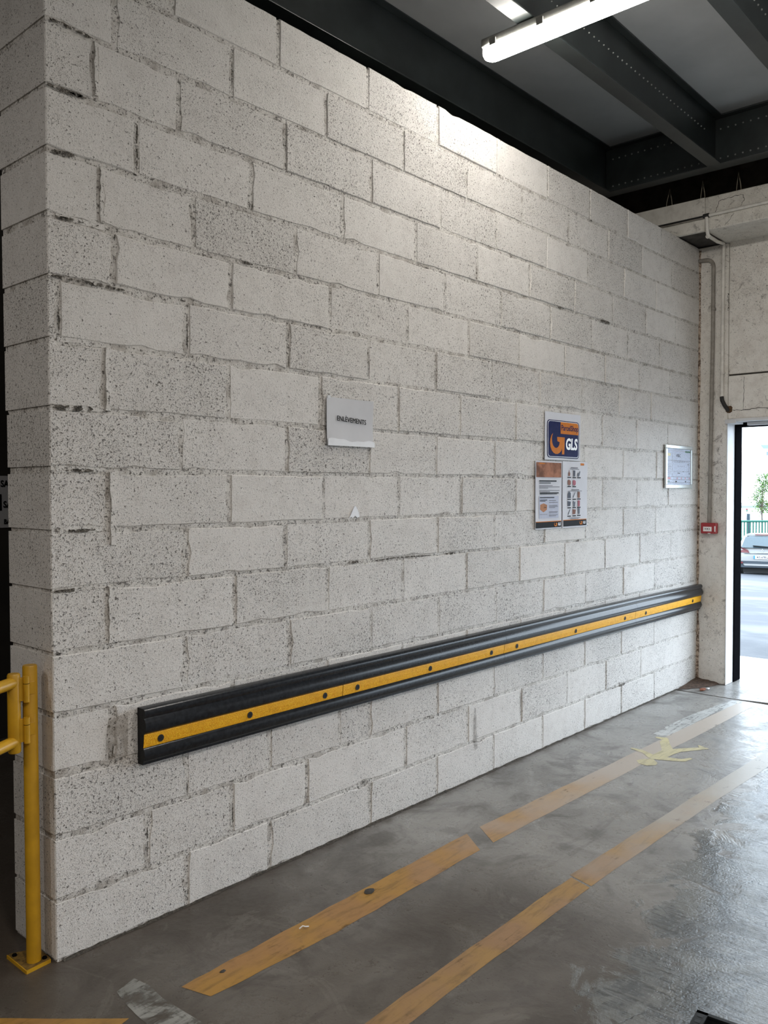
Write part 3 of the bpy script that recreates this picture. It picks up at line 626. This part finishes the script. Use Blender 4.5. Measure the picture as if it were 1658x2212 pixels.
RX = [3.265, 3.326, 3.384]
def icon(shape, x, z, mat):
    S = {'bottle': [(-.010, -.014), (.010, -.014), (.010, .004), (.004, .008), (.002, .020), (-.002, .020), (-.004, .008), (-.010, .004)],
         'pillar': [(-.010, -.018), (.010, -.018), (.012, .018), (.003, .020), (0, .015), (-.003, .020), (-.012, .018)],
         'blades': [(-.018, -.014), (-.006, -.018), (.004, -.012), (.016, .012), (.010, .018), (.0, .0), (-.008, .008), (-.016, .0)],
         'box': [(-.017, -.012), (.005, -.018), (.018, -.010), (.018, .010), (-.004, .018), (-.017, .012)],
         'pack': [(-.020, -.018), (.020, -.018), (.018, .012), (.006, .020), (-.010, .018), (-.018, .006)],
         'pen': [(-.018, -.016), (-.010, -.018), (.016, .018), (.006, .014)],
         'cup': [(-.010, -.018), (.010, -.018), (.016, .014), (.004, .010), (-.006, .018), (-.016, .012)],
         'roll': [(-.012, -.016), (.0, -.020), (.012, -.016), (.012, .016), (.0, .020), (-.012, .016)],
         'wedge': [(-.020, -.016), (.014, -.014), (.020, .012), (-.020, .016)]}[shape]
    flat([(x+a, z+b) for a, b in S], -.0126, 'printed_picture', mat, e)
for (sh, cx, z, mi) in [('bottle', 0, 1.616, 2), ('pillar', 1, 1.617, 0), ('blades', 2, 1.616, 1), ('box', 0, 1.562, 2), ('box', 1, 1.561, 3), ('pack', 0, 1.486, 0), ('pen', 1, 1.487, 1), ('roll', 2, 1.487, 2),
                        ('wedge', 0, 1.434, 0), ('cup', 1, 1.433, 1), ('roll', 2, 1.434, 3), ('pen', 0, 1.384, 0), ('wedge', 1, 1.384, 2), ('pillar', 2, 1.387, 1)]: icon(sh, RX[cx], z, icm[mi])
bars(e, [(RX[c]-.021, RX[c]+.021, z, .006) for c, z in [(0, 1.593), (1, 1.592), (2, 1.592), (0, 1.538), (1, 1.537), (0, 1.460), (1, 1.460), (2, 1.461), (0, 1.409), (1, 1.409), (2, 1.410), (0, 1.358), (1, 1.359), (2, 1.360)]], M['ink'], -.0126)
flat([(3.197, 1.333), (3.480, 1.333), (3.480, 1.337), (3.197, 1.337)], -.0125, 'orange_rule', M['orange'], e)
flat([(3.197, 1.297), (3.480, 1.297), (3.480, 1.333), (3.197, 1.333)], -.0124, 'black_footer', M['ink'], e); small_gls(3.44, 1.315, e)
# evacuation plan in a snap frame
e = empty('framed_plan', (4.90, 0, 1.525), 'evacuation plan in an aluminium snap frame near the corner', 'sign')
FX0, FX1, FZ0, FZ1 = 4.655, 5.148, 1.525, 1.846; fw = .027
for (x0, x1, z0, z1) in ((FX0, FX1, FZ1-fw, FZ1), (FX0, FX1, FZ0, FZ0+fw), (FX0, FX0+fw, FZ0+fw, FZ1-fw), (FX1-fw, FX1, FZ0+fw, FZ1-fw)):
    MB().box(x0, x1, -.022, -.006, z0, z1, .004).build('frame_rail', M['alu'], e)
MB().box(FX0+.004, FX1-.004, -.006, -.003, FZ0+.004, FZ1-.004).build('backing', M['black_metal'], e)
MB().box(FX0+fw, FX1-fw, -.0120, -.0110, FZ0+fw, FZ1-fw).build('plan_sheet', M['plan'], e)
def fb(rows, mat): 
    m = MB()
    for (x0, x1, z0, z1) in rows: m.box(x0, x1, -.0126, -.0121, z0, z1)
    return m
X0, X1 = FX0+fw, FX1-fw
fb([(X0, X1-.10, 1.800, 1.808)], 0).build('pale_green_band', M['panel_blue'], e)
tag(fb([(X1-.10, X1, 1.795, 1.808), (X0+.01, X0+.06, 1.571, 1.580)], 0).build('green_band', M['green'], e), kind='stuff')
fb([(X0+.01, X0+.07, 1.765, 1.785)], 0).build('yellow_block', M['yellow_print'], e)
tag(fb([(X0+.005, X0+.07, 1.594, 1.606)]+[(X0+.19+.075*i, X0+.20+.075*i, 1.594, 1.606) for i in range(4)], 0).build('red_marks', M['red'], e), kind='stuff')
tag(fb([(X0, X1, z, z+.0025) for z in (1.610, 1.588, 1.566, 1.730)]+[(X0+.10, X0+.1025, 1.61, 1.79), (X0+.12, X1-.03, 1.722, 1.724), (X0+.12, X1-.02, 1.650, 1.652), (X1-.03, X1-.028, 1.65, 1.724), (X0+.2, X1-.1, 1.69, 1.6915)]+[(X0+.01, X0+.08, 1.63+.011*i, 1.632+.011*i) for i in range(8)], 0).build('plan_lines', M['ink_grey'], e), kind='stuff')
tag(fb([(X0+.20+.04*i, X0+.206+.04*i, 1.720, 1.727) for i in range(4)]+[(X1-.045, X1-.036, 1.70, 1.712), (X1-.025, X1-.016, 1.63, 1.642), (X0+.30, X0+.31, 1.648, 1.655), (X0+.20, X0+.245, 1.636, 1.641), (X0+.16, X0+.19, 1.571, 1.580), (X0+.34, X0+.36, 1.571, 1.580)], 0).build('plan_symbols', M['ink'], e), kind='stuff')
text_mb('VISC', .030, lambda u, v: (X0+.215+u, -.0128, 1.768+v), bold=0, sx=1.4, heavy=.0012).build('lettering', M['navy'], e)
glass, nt, b = newmat('clear_cover'); b.inputs['Base Color'].default_value = (1, 1, 1, 1); b.inputs['Roughness'].default_value = .08; b.inputs['Alpha'].default_value = .06
MB().box(X0, X1, -.0155, -.0150, FZ0+fw, FZ1-fw).build('clear_cover', glass, e)
# torn scrap left on the wall
m = MB().prism([(1.357, 1.397), (1.372, 1.404), (1.380, 1.398), (1.395, 1.408), (1.409, 1.400), (1.424, 1.402), (1.418, 1.425), (1.404, 1.446), (1.394, 1.452), (1.382, 1.436), (1.372, 1.418)], 1, -.0042, -.0026)
tag(m.build('torn_scrap', M['paper_white']), 'small white torn scrap stuck on the wall below the ENLÈVEMENTS notice', 'scrap')

# ================================================================== CONDUITS AND CALL POINT
e = empty('cable_run', (4.89, -.5, 3.50), 'long thin conduit along the concrete beam with a black coupling', 'conduit')
MB().tube([(4.888, 1.2, 3.500), (4.888, -.19, 3.507)], .0065, 8).build('dark_cable', M['black_pvc'], e, smooth=True)
MB().tube([(4.886, 1.2, 3.488), (4.886, -.19, 3.495)], .0045, 8).build('grey_cable', M['grey_pvc'], e, smooth=True)
MB().tube([(4.886, -.22, 3.506), (4.886, -3.5, 3.545)], .0115, 10).build('conduit_tube', M['white_pvc'], e, smooth=True)
MB().tube([(4.886, -.19, 3.506), (4.886, -.232, 3.507)], .0155, 10).build('black_coupling', M['black_pvc'], e, smooth=True)
e = empty('drop_conduit', (5.29, -.185, 2.15), 'white conduit bending under the concrete beam and running down the pilaster', 'conduit')
pth = [(4.885, -.214, 3.495), (4.885, -.217, 3.44)]
pth += [(4.885+.05*(1-math.cos(a)), -.219+.004*a, 3.42-.05*math.sin(a)) for a in (.3, .6, .9, 1.2, 1.5)]
pth += [(5.0, -.207, 3.373), (5.15, -.198, 3.378), (5.25, -.192, 3.392)]
MB().tube(pth+[(5.282, -.190, 3.397)], .0125, 12).build('bent_tube', M['white_pvc'], e, smooth=True)
MB().tube([(5.295, -.190, 3.402), (5.295, -.188, 3.1), (5.295, -.185, 2.225)], .0125, 12).build('conduit_tube', M['white_pvc'], e, smooth=True)
MB().tube([(4.915, -.212, 3.366), (4.922, -.212, 3.366)], .0175, 10).build('saddle', M['white_pvc'], e, smooth=True)
for zz in (3.25, 2.72, 2.40): MB().tube([(5.295, -.1875, zz), (5.295, -.1875, zz+.014)], .0165, 12).build('saddle', M['white_pvc'], e, smooth=True)
MB().tube([(5.294, -.185, 2.228), (5.29, -.190, 2.20), (5.295, -.205, 2.165), (5.305, -.222, 2.135), (5.318, -.232, 2.12)], .0155, 10).build('black_flexible_end', M['black_pvc'], e, smooth=True)
bm = bmesh.new(); bmesh.ops.create_icosphere(bm, subdivisions=2, radius=.026)
for q_ in bm.verts: q_.co = Vector((q_.co.x*.35, q_.co.y, q_.co.z*1.1))*(1+random.uniform(-.28, .28))
me = bpy.data.meshes.new('sealant_foam'); bm.to_mesh(me); bm.free(); link('sealant_foam', me, plain('brown_foam', (.10, .055, .025), .9, var=.5, scale=80), e, (5.312, -.236, 2.128))
e = empty('call_point_conduit', (5.29, -.1, 1.25), 'grey conduit curving out of the corner and down to the red call point', 'conduit')
pp = [(5.293, -.0, 3.296), (5.293, -.055, 3.296)]+[(5.293, -.055-.06*math.sin(a), 3.236+.06*math.cos(a)) for a in (.3, .6, .9, 1.2, 1.57)]+[(5.293, -.113, 2.6), (5.293, -.104, 1.9), (5.293, -.097, 1.25)]
MB().tube(pp, .0145, 12).build('conduit_tube', M['grey_pvc'], e, smooth=True)
for zz in (2.9, 2.05, 1.62, 1.36): MB().tube([(5.294, -.117+(2.9-zz)*.0125, zz), (5.294, -.117+(2.9-zz)*.0125, zz+.014)], .0185, 12).build('saddle', M['grey_pvc'], e, smooth=True)
e = empty('fire_call_point', (5.28, -.1, 1.172), 'small red fire alarm call point box below the grey conduit', 'alarm')
MB().box(5.262, 5.312, -.160, -.042, 1.172, 1.256, .006).build('red_housing', M['call_red'], e)
MB().box(5.2595, 5.262, -.128, -.062, 1.190, 1.226, .001).build('white_window', M['call_white'], e)
MB().box(5.2605, 5.2625, -.157, -.148, 1.188, 1.232, .0005).build('white_side_label', M['call_white'], e)
for k in range(3):
    MB().tube([(5.2597, -.080-.015*k, 1.209), (5.2585, -.080-.015*k, 1.209)], .005 if k == 1 else .0042, 8).build('black_mark', M['ink'], e)
MB().box(5.2605, 5.2625, -.118, -.098, 1.173, 1.178).build('white_side_label', M['call_white'], e)
# dirt swept into the corner by the pilaster
m = MB(); v = []; f = []
NX = 9
for i in range(NX):
    ex_ = (.035+.17*(i/(NX-1))**.8)*random.uniform(.8, 1.1)
    for k in range(NX):
        a, b_ = i/(NX-1), k/(NX-1); x = 4.95+.355*a; y = -.002-min(.218, ex_)*b_
        h = .034*max(0, a*.9-b_*.55+.08)*(1-.3*random.random()); v.append((x, y, h*(1 if 0 < i and k < NX-1 else 0)+.0006))
for i in range(NX-1):
    for k in range(NX-1): f.append((i*NX+k, (i+1)*NX+k, (i+1)*NX+k+1, i*NX+k+1))
m.add(v, f); M['dirt'] = plain('brown_dirt', (.075, .048, .034), .95, var=.5, scale=60, bump=.003)
tag(m.build('corner_dirt', M['dirt']), 'dark brown dirt swept into the corner at the pilaster foot', 'dirt', kind='stuff')
m = MB().prism([(4.98, -.155), (5.0, -.175), (5.04, -.178), (5.07, -.16), (5.05, -.145), (5.01, -.142)], 2, .004, .012)
tag(m.build('dry_leaf', plain('dry_leaf', (.20, .065, .03), .8)), 'curled brown dry leaf on the floor near the corner', 'leaf')
m = MB().box(5.06, 5.085, -.19, -.175, .004, .012, .003)
tag(m.build('white_fragment', M['paper_white']), 'tiny white fragment beside the dry leaf', 'scrap')
m = MB().tube([(.655, -.437, .006), (.668, -.440, .012), (.676, -.445, .008), (.690, -.447, .004)], .0022, 6)
tag(m.build('white_plastic_strip', M['paper_white']), 'thin curved white plastic strip lying on the near yellow line', 'scrap')
for (px, py, s, lab) in ((1.02, -.43, .022, 'dark pebble sunk in the near yellow line'), (.325, -.44, .010, 'small black crumb on the yellow line near its end')):
    bm = bmesh.new(); bmesh.ops.create_icosphere(bm, subdivisions=2, radius=s)
    for q in bm.verts: q.co = Vector((q.co.x*1.1, q.co.y*.8, q.co.z*.25))*(1+random.uniform(-.15, .15))
    me = bpy.data.meshes.new('pebble'); bm.to_mesh(me); bm.free()
    tag(link('pebble', me, M['raw'], None, (px, py, s*.15)), lab, 'pebble')

# ================================================================== YELLOW GATE
PX, PY = -.048, .056
e = empty('swing_gate', (PX, PY, 0), 'yellow tubular swing gate on a floor post at the open wall end', 'gate')
pl = MB(); pl.prism([(-.092, .012), (-.012, .020), (-.006, .030), (-.004, .118), (-.085, .152), (-.092, .145)], 2, 0, .010); pl.build('base_plate', M['grime'], e)
MB().prism([(-.093, .010), (-.010, .018), (-.010, .021), (-.093, .0135)], 2, .0, .0112).build('plate_edge', M['gate_yellow'], e)
MB().box(-.0945, -.0915, .012, .148, 0, .0112).build('plate_edge', M['gate_yellow'], e)
for (bx_, by_) in ((-.078, .128), (-.020, .040)): MB().tube([(bx_, by_, .010), (bx_, by_, .016)], [.008, .007], 6).build('anchor_bolt', M['black_metal'], e)
MB().tube([(PX, PY, .010), (PX, PY, .962), (PX, PY, .967)], [.0225, .0225, .0205], 20).build('post', M['gate_yellow'], e, smooth=True)
SX, SY = -.105, .046
MB().tube([(SX, SY, .70), (SX, SY, .705), (SX, SY, .945), (SX, SY, .950)], [.017, .0195, .0195, .017], 20).build('gate_stile', M['gate_yellow'], e, smooth=True)
gd = Vector((-.86, -.51, 0))
for zz in (.922, .735):
    MB().tube([Vector((SX, SY, zz)), Vector((SX, SY, zz))+gd*.95], .0185, 16).build('gate_rail', M['gate_yellow'], e, smooth=True)
q = Vector((SX, SY, 0))+gd*.95
MB().tube([q+Vector((0, 0, .70)), q+Vector((0, 0, .95))], .0195, 16).build('gate_stile', M['gate_yellow'], e, smooth=True)
for z0 in (.858, .728):
    hx, hy = -.074, .026
    hb = MB().tube([(hx, hy, z0), (hx, hy, z0+.082)], .0095, 12).build('hinge', M['gate_yellow'], e, smooth=True)
    MB().box(hx-.028, hx+.002, hy+.004, hy+.014, z0+.004, z0+.078, .001).build('hinge_leaf', M['gate_yellow'], hb)
    MB().box(hx, hx+.03, hy+.006, hy+.016, z0+.02, z0+.06, .001).build('hinge_leaf', M['gate_yellow'], hb)
    MB().tube([(hx, hy, z0+.058), (hx, hy, z0+.0595)], .0099, 12).build('hinge_gap', M['black_metal'], hb)

# ================================================================== LEFT BAY NOTICE, FLOOR TRAY
e = empty('bay_notice', (.85, 2.6, 1.29), 'white notice on the dark wall beyond the open wall end', 'notice')
MB().box(.62, 1.08, 2.590, 2.594, 1.295, 1.612).build('paper_sheet', M['paper'], e)
for (t_, xx, z_, s_) in (('SALLE', .988, 1.562, .055), ('SALLE', 1.003, 1.435, .055), ('BAC', 1.005, 1.33, .040)):
    text_mb(t_, s_, lambda u, v: (xx+u, 2.588, z_+v), bold=.002, align='LEFT', sx=.8).build('lettering', M['ink'], e)
MB().box(.70, .992, 2.587, 2.589, 1.40, 1.50).build('black_symbol', M['ink'], e)

e = empty('black_tray', (.93, -1.85, 0), 'corner of a black plastic tray with slotted rim at the bottom edge', 'tray')
tz = .1
rot = math.radians(-6); c0 = Vector((.957, -1.703, 0))
def tp(a, b, z):
    # a along -x side, b along -y side, from the visible corner
    return (c0.x-a*math.cos(rot)-b*math.sin(rot), c0.y+a*math.sin(rot)-b*math.cos(rot), z)
def tquad(a0, a1, b0, b1, z0, z1):
    m = MB(); v = [tp(a, b, z) for z in (z0, z1) for b in (b0, b1) for a in (a0, a1)]
    return m.add(v, [(0, 2, 3, 1), (4, 5, 7, 6), (0, 1, 5, 4), (2, 6, 7, 3), (0, 4, 6, 2), (1, 3, 7, 5)])
M['tray'] = plain('black_plastic', (.012, .014, .015), .28)
for (a0, a1, b0, b1) in ((0, .30, 0, .008), (0, .008, 0, .22), (0, .30, .212, .22), (.292, .30, 0, .22)): tquad(a0, a1, b0, b1, 0, .1).build('tray_wall', M['tray'], e)
for (a0, a1, b0, b1) in ((0, .30, 0, .03), (0, .012, 0, .22), (0, .30, .19, .22), (.27, .30, 0, .22)): tquad(a0, a1, b0, b1, .1, .106).build('rim', M['tray'], e)
tquad(.0, .3, 0, .22, .002, .008).build('tray_base', M['tray'], e)
for k in range(4): tquad(.014+.028*k, .030+.028*k, .008, .022, .1062, .1066).build('rim_slot', M['bolt_black'], e)

# ================================================================== OUTSIDE
out = MB(); M['pave'] = plain('pale_paving', (.62, .60, .56), .6, var=.08, scale=4)
pav = empty('pavement', (6.1, -1, 0), kind='structure')
xs_ = [5.72, 5.91, 6.57]; 
for (xa, xb) in ((5.72, 5.905), (5.915, 6.57)):
    yy = -4.6
    while yy < 2.2:
        MB().box(xa, xb-.0, yy+.004, yy+1.74, -.10, -.004).build('paving_slab', M['pave'], pav); yy += 1.745 if xa < 5.8 else 1.745
MB().box(5.70, 6.60, -4.7, 3.0, -.16, -.03).build('slab_bed', M['raw'], pav)
m_rd, nt, b = newmat('wet_asphalt'); N = NT(nt); p = N.pos(); n1 = N.noise(p, .5, 4, .6); n2 = N.noise(p, 30, 3, .6)
N.put(b.inputs['Base Color'], N.mix(N.step(n1, .35, .65), (.050, .055, .064), (.078, .083, .094))); N.put(b.inputs['Roughness'], N.step(n1, .4, .6, .45, .7)); b.inputs['Specular IOR Level'].default_value = .18; N.put(b.inputs['Normal'], N.bump(n2, .01, .4))
rd = MB(); nn = 12
sl = [(6.575, -.02)]+[(8+i*4.0, -.05-.0686*min(28.0, i*4.0)) for i in range(14)]
rd.add([(x, y, z) for x, z in sl for y in (-60, 70)], [(2*i, 2*i+2, 2*i+3, 2*i+1) for i in range(len(sl)-1)])
rd = rd.build('road', m_rd); tag(rd, kind='structure')
GZ = -1.97
# green railing
def place_dir(u_px, depth):
    d = fwd + r2*((u_px-829)/F_PX); return CAM + d*depth
P0 = place_dir(1600, 41); P1 = place_dir(1800, 41); ax = (P1-P0); ax.z = 0; L = ax.length; ax.normalize()
M['fence_green'] = plain('green_enamel', (.005, .10, .07), .5, var=.05)
e = empty('green_railing', (P0.x, P0.y, GZ), 'green steel railing behind the parked car', 'fence')
ft = -.095
MB().tube([Vector((P0.x, P0.y, ft))-ax*3, Vector((P1.x, P1.y, ft))+ax*1], .055, 8).build('top_rail', M['fence_green'], e)
MB().tube([Vector((P0.x, P0.y, ft-1.75))-ax*3, Vector((P1.x, P1.y, ft-1.75))+ax*1], .04, 8).build('bottom_rail', M['fence_green'], e)
pm_ = None
for k in range(44):
    q = Vector((P0.x, P0.y, 0))-ax*1.0+ax*(.145*k)
    if pm_ is None:
        o = MB().box(q.x-.026, q.x+.026, q.y-.026, q.y+.026, GZ, ft).build('picket', M['fence_green'], e, origin=q); pm_ = o.data
    else: link('picket', pm_, M['fence_green'], e, q)
# dark lamp-post-like post of a mesh fence further back
q = place_dir(1616, 44)
e = empty('mesh_fence', (q.x, q.y, GZ), 'thin grey mesh fence with dark posts beyond the green railing', 'fence')
for k in (0, 1, 2):
    qq = Vector((q.x, q.y, 0))+ax*2.6*k
    MB().box(qq.x-.07, qq.x+.07, qq.y-.07, qq.y+.07, GZ, .18).build('post', plain('blue_grey_post', (.018, .04, .055), .6), e)
M['mesh_wire'] = plain('galvanised_wire', (.12, .14, .14), .5)
mm = MB()
for k in range(14): 
    zz = GZ+.1+k*.14; a_ = Vector((q.x, q.y, zz))-ax*2; b_ = Vector((q.x, q.y, zz))+ax*6; mm.tube([a_, b_], .006, 4)
for k in range(70):
    a_ = Vector((q.x, q.y, GZ))-ax*2+ax*(k*.115); mm.tube([a_, a_+Vector((0, 0, 1.98))], .005, 4)
tag(mm.build('wire_mesh', M['mesh_wire'], e), kind='stuff')
# tree
tq = place_dir(1646, 47); tq.z = GZ
e = empty('young_tree', tq, 'young leafy green tree behind the railing', 'tree')
MB().tube([tq, tq+Vector((.03, .02, 1.5)), tq+Vector((0, .05, 2.6)), tq+Vector((.05, 0, 3.6))], [.06, .05, .035, .015], 8).build('trunk', plain('bark', (.12, .10, .08), .9), e, smooth=True)
lf = MB(); random.seed(21)
cl = []
for k in range(74):
    t = random.random(); a = random.uniform(0, 6.28); R = (.62*(1-abs(t-.35)*.9))*random.uniform(.35, 1)
    cl.append(tq+Vector((R*math.cos(a), R*math.sin(a), 2.05+2.15*t)))
for c in cl:
    for j in range(26):
        p = c+Vector((random.gauss(0, .10), random.gauss(0, .10), random.gauss(0, .085))); n = Vector((random.gauss(0, 1), random.gauss(0, 1), random.gauss(0, 1)+.6)).normalized()
        a = n.orthogonal().normalized(); b_ = n.cross(a); s = random.uniform(.035, .065)
        lf.add([p-a*s, p+b_*s*.55, p+a*s, p-b_*s*.55], [(0, 1, 2, 3)])
M['leaf'] = plain('leaf_green', (.10, .18, .04), .6, var=.4, scale=3)
tag(lf.build('foliage', M['leaf'], e), kind='stuff')
br = MB()
for c in cl[:16]: br.tube([tq+Vector((0, .03, 2.1)), (tq+Vector((0, .03, 2.3))+c)/2, c], [.018, .012, .005], 5)
tag(br.build('branches', plain('twig', (.14, .11, .08), .9), e), kind='stuff')
# low white depot and taller block with flat roof
M['bldg'] = plain('white_cladding', (.80, .82, .83), .7, var=.03, scale=.4); M['bldg_blue'] = plain('pale_blue_glazing', (.10, .135, .15), .5, var=.05)
def far_box(e, name, u0, u1, depth, z0, z1, thick, mat):
    A = place_dir(u0, depth); B = place_dir(u1, depth); n = Vector((fwd.x, fwd.y, 0)).normalized()*thick; m = MB()
    v = [Vector((q.x, q.y, z)) for z in (z0, z1) for q in (A, B)]; v = v+[w+n for w in v]
    m.add(v, [(0, 1, 3, 2), (4, 6, 7, 5), (0, 4, 5, 1), (2, 3, 7, 6), (0, 2, 6, 4), (1, 5, 7, 3)]); return m.build(name, mat, e)
def zat(v_px, depth): return CAM.z - (v_px-1056)/F_PX*depth
b0 = place_dir(1640, 70); b0.z = GZ
e = empty('depot_building', b0, 'low white depot building with a flat roof in the far background', 'building')
far_box(e, 'wall', 1540, 1900, 70, GZ-.3, zat(1099, 70), 14, M['bldg'])
far_box(e, 'roof_edge', 1535, 1905, 69.7, zat(1099, 70), zat(1094, 70), 14.5, plain('roof_edge_grey', (.13, .145, .15), .6))
for k, uu in enumerate((1627, 1664, 1701)): far_box(e, 'window', uu, uu+14, 69.9, zat(1099, 70), zat(1096.5, 70), .05, M['bldg_blue'])
sg = far_box(e, 'signal_board', 1611, 1614.5, 69.8, zat(1107, 70), zat(1100.5, 70), .06, plain('signal_red', (.16, .02, .03), .5))
far_box(e, 'signal_board', 1611, 1614.5, 69.75, zat(1106, 70), zat(1103.5, 70), .04, plain('signal_green', (.01, .12, .08), .5))
b0 = place_dir(1680, 120); b0.z = GZ
e = empty('office_building', b0, 'tall pale building with an overhanging roof, washed out by the sky', 'building')
far_box(e, 'wall', 1652, 1900, 120, GZ-.3, zat(978, 120), 20, M['bldg'])
A = place_dir(1640, 119); B = place_dir(1905, 119); nn_ = Vector((right.x, right.y, 0))*.5+Vector((fwd.x, fwd.y, 0))*1.0; zt_, zb_ = zat(963, 119), zat(971, 119)
C_ = place_dir(1646, 119); m = MB(); v = [(A.x, A.y, zt_), (B.x, B.y, zt_), (B.x, B.y, zb_), (C_.x, C_.y, zb_)]; v = [Vector(q) for q in v]; v += [q+nn_ for q in v]
m.add(v, [(0, 1, 2, 3), (7, 6, 5, 4), (0, 4, 5, 1), (1, 5, 6, 2), (2, 6, 7, 3), (3, 7, 4, 0)]); m.build('roof_overhang', M['bldg_blue'], e)
for k in range(6): far_box(e, 'window', 1654+9*k, 1660+9*k, 119.9, zat(986, 120), zat(978, 120), .1, M['bldg_blue'])

# ---- parked car seen from behind
cq = place_dir(1647, 29.6); cq.z = -.05-.0686*(cq.x-8)
hd = Vector((cq.x-CAM.x, cq.y-CAM.y, 0)).normalized()          # heading away from us
hd = Matrix.Rotation(math.radians(-3), 3, 'Z') @ hd
rt = Vector((hd.y, -hd.x, 0))
def cp(r, l, z): return cq + rt*r*.95 + hd*l + Vector((0, 0, z*.92-.0686*l*hd.x))
M['silver'] = plain('silver_car_paint', (.27, .27, .265), .32, 0.0, var=.03, coat=.5); M['glassdark'] = plain('rear_glass', (.06, .085, .10), .12, var=.05)
M['bumper_grey'] = plain('dark_bumper', (.032, .043, .055), .5); M['lamp_red'] = plain('tail_lamp', (.12, .012, .015), .3); M['tyre'] = plain('tyre', (.015, .015, .015), .8)
car = empty('parked_car', cq, 'silver hatchback parked on the wet road, seen from behind', 'car')
# stations along the car: (l, z_bottom, half widths at sill, belt, roof; z belt, z roof)
ST = [(0.00, .42, .80, .86, .70, .92, 1.00), (.10, .30, .86, .90, .68, .95, 1.20), (.42, .25, .90, .91, .66, .98, 1.50), (.85, .25, .91, .915, .66, 1.0, 1.60), (1.9, .25, .91, .915, .66, 1.0, 1.63), (2.7, .25, .91, .91, .64, .99, 1.55), (3.35, .25, .91, .90, .72, .96, 1.06), (4.1, .3, .86, .85, .6, .80, .86), (4.35, .4, .74, .74, .5, .62, .66)]
m = MB(); R_ = []
for (l, zb, ws, wb, wr_, zbel, zr) in ST:
    half = [(ws*.92, zb), (ws, zb+.12), (wb, (zb+zbel)/2), (wb*.985, zbel), ((wb+wr_)/2*.985, (zbel+zr)/2+.02), (wr_, zr-.05), (wr_*.75, zr), (0, zr+.02)]
    ring = [(-a, b) for a, b in half]+[(a, b) for a, b in half[:-1][::-1]]
    R_.append([cp(a, l, b) for a, b in ring])
n = len(R_[0]); v = [q for r in R_ for q in r]
f = [(k*n+i, k*n+(i+1) % n, (k+1)*n+(i+1) % n, (k+1)*n+i) for k in range(len(R_)-1) for i in range(n)]+[tuple(range(n-1, -1, -1)), tuple((len(R_)-1)*n+i for i in range(n))]
m.add(v, f); m.build('body', M['silver'], car, smooth=True)
def slabq(name, pts, t, mat, par):
    """pts (r, l, z) quad outline, pushed towards us by t"""
    m = MB(); a = [cp(r, l-t, z) for r, l, z in pts]; b_ = [cp(r, l+.02, z) for r, l, z in pts]; k = len(pts)
    m.add(a+b_, [tuple(range(k)), tuple(range(2*k-1, k-1, -1))]+[(i, (i+1) % k, k+(i+1) % k, k+i) for i in range(k)]); return m.build(name, mat, par)
slabq('rear_window', [(-.72, .03, 1.03), (.72, .03, 1.03), (.60, .33, 1.44), (.45, .38, 1.48), (-.45, .38, 1.48), (-.60, .33, 1.44)], .13, M['glassdark'], car)
slabq('wiper', [(-.32, .02, 1.10), (.30, .01, 1.05), (.30, .01, 1.085), (-.32, .02, 1.125)], .18, M['bolt_black'], car)
slabq('high_brake_lamp', [(-.27, .42, 1.525), (.27, .42, 1.525), (.27, .42, 1.555), (-.27, .42, 1.555)], .16, M['lamp_red'], car)
slabq('roof_spoiler', [(-.58, .42, 1.49), (.58, .42, 1.49), (.56, .42, 1.56), (-.56, .42, 1.56)], .14, M['silver'], car)
for s in (-1, 1):
    slabq('tail_lamp', [(s*.88, .05, .84), (s*.44, .0, .84), (s*.50, .02, .95), (s*.80, .08, 1.10), (s*.87, .10, 1.08)], .05, M['lamp_red'], car)
    MB().tube([cp(s*.70, .78, .32), cp(s*.92, .78, .32)], .32, 20).build('wheel', M['tyre'], car, smooth=True)
    MB().tube([cp(s*.70, 3.45, .32), cp(s*.92, 3.45, .32)], .32, 20).build('wheel', M['tyre'], car, smooth=True)
    slabq('reflector', [(s*.86, .0, .42), (s*.66, -.02, .42), (s*.66, -.02, .48), (s*.86, .0, .48)], .10, M['lamp_red'], car)
slabq('underbody', [(-.66, .25, .06), (.66, .25, .06), (.70, .25, .30), (-.70, .25, .30)], .02, M['bolt_black'], car)
slabq('rear_bumper', [(-.90, .02, .27), (.90, .02, .27), (.91, .02, .52), (-.91, .02, .52)], .07, M['bumper_grey'], car)
slabq('bumper_insert', [(-.60, .0, .34), (.60, .0, .34), (.66, .0, .41), (-.66, .0, .41)], .085, M['silver'], car)
slabq('tailgate_groove', [(-.62, .0, .80), (.62, .0, .80), (.62, .0, .812), (-.62, .0, .812)], .03, M['bumper_grey'], car)
pz = .665
pl_ = slabq('number_plate', [(-.30, .0, pz-.06), (.30, .0, pz-.06), (.30, .0, pz+.06), (-.30, .0, pz+.06)], .035, M['paper_white'], car)
slabq('blue_band', [(-.30, .0, pz-.06), (-.25, .0, pz-.06), (-.25, .0, pz+.06), (-.30, .0, pz+.06)], .040, plain('plate_blue', (.02, .20, .55), .4), pl_)
text_mb('AG 678 LX', .115, lambda u, v: tuple(cp(u+.03, -.040, pz+v)), bold=.003, sx=.85).build('lettering', M['ink'], pl_)
bdg = [(0, .075), (.04, 0), (0, -.075), (-.04, 0)]; bin_ = [(0, .045), (.02, 0), (0, -.045), (-.02, 0)]
slabq('badge', [(a, .0, .93+b_) for a, b_ in bdg], .035, M['alu'], car)
slabq('badge_centre', [(a, .0, .93+b_) for a, b_ in bin_], .040, M['silver'], car)
slabq('name_strip', [(-.22, .0, .835), (.22, .0, .835), (.22, .0, .85), (-.22, .0, .85)], .034, M['alu'], car)
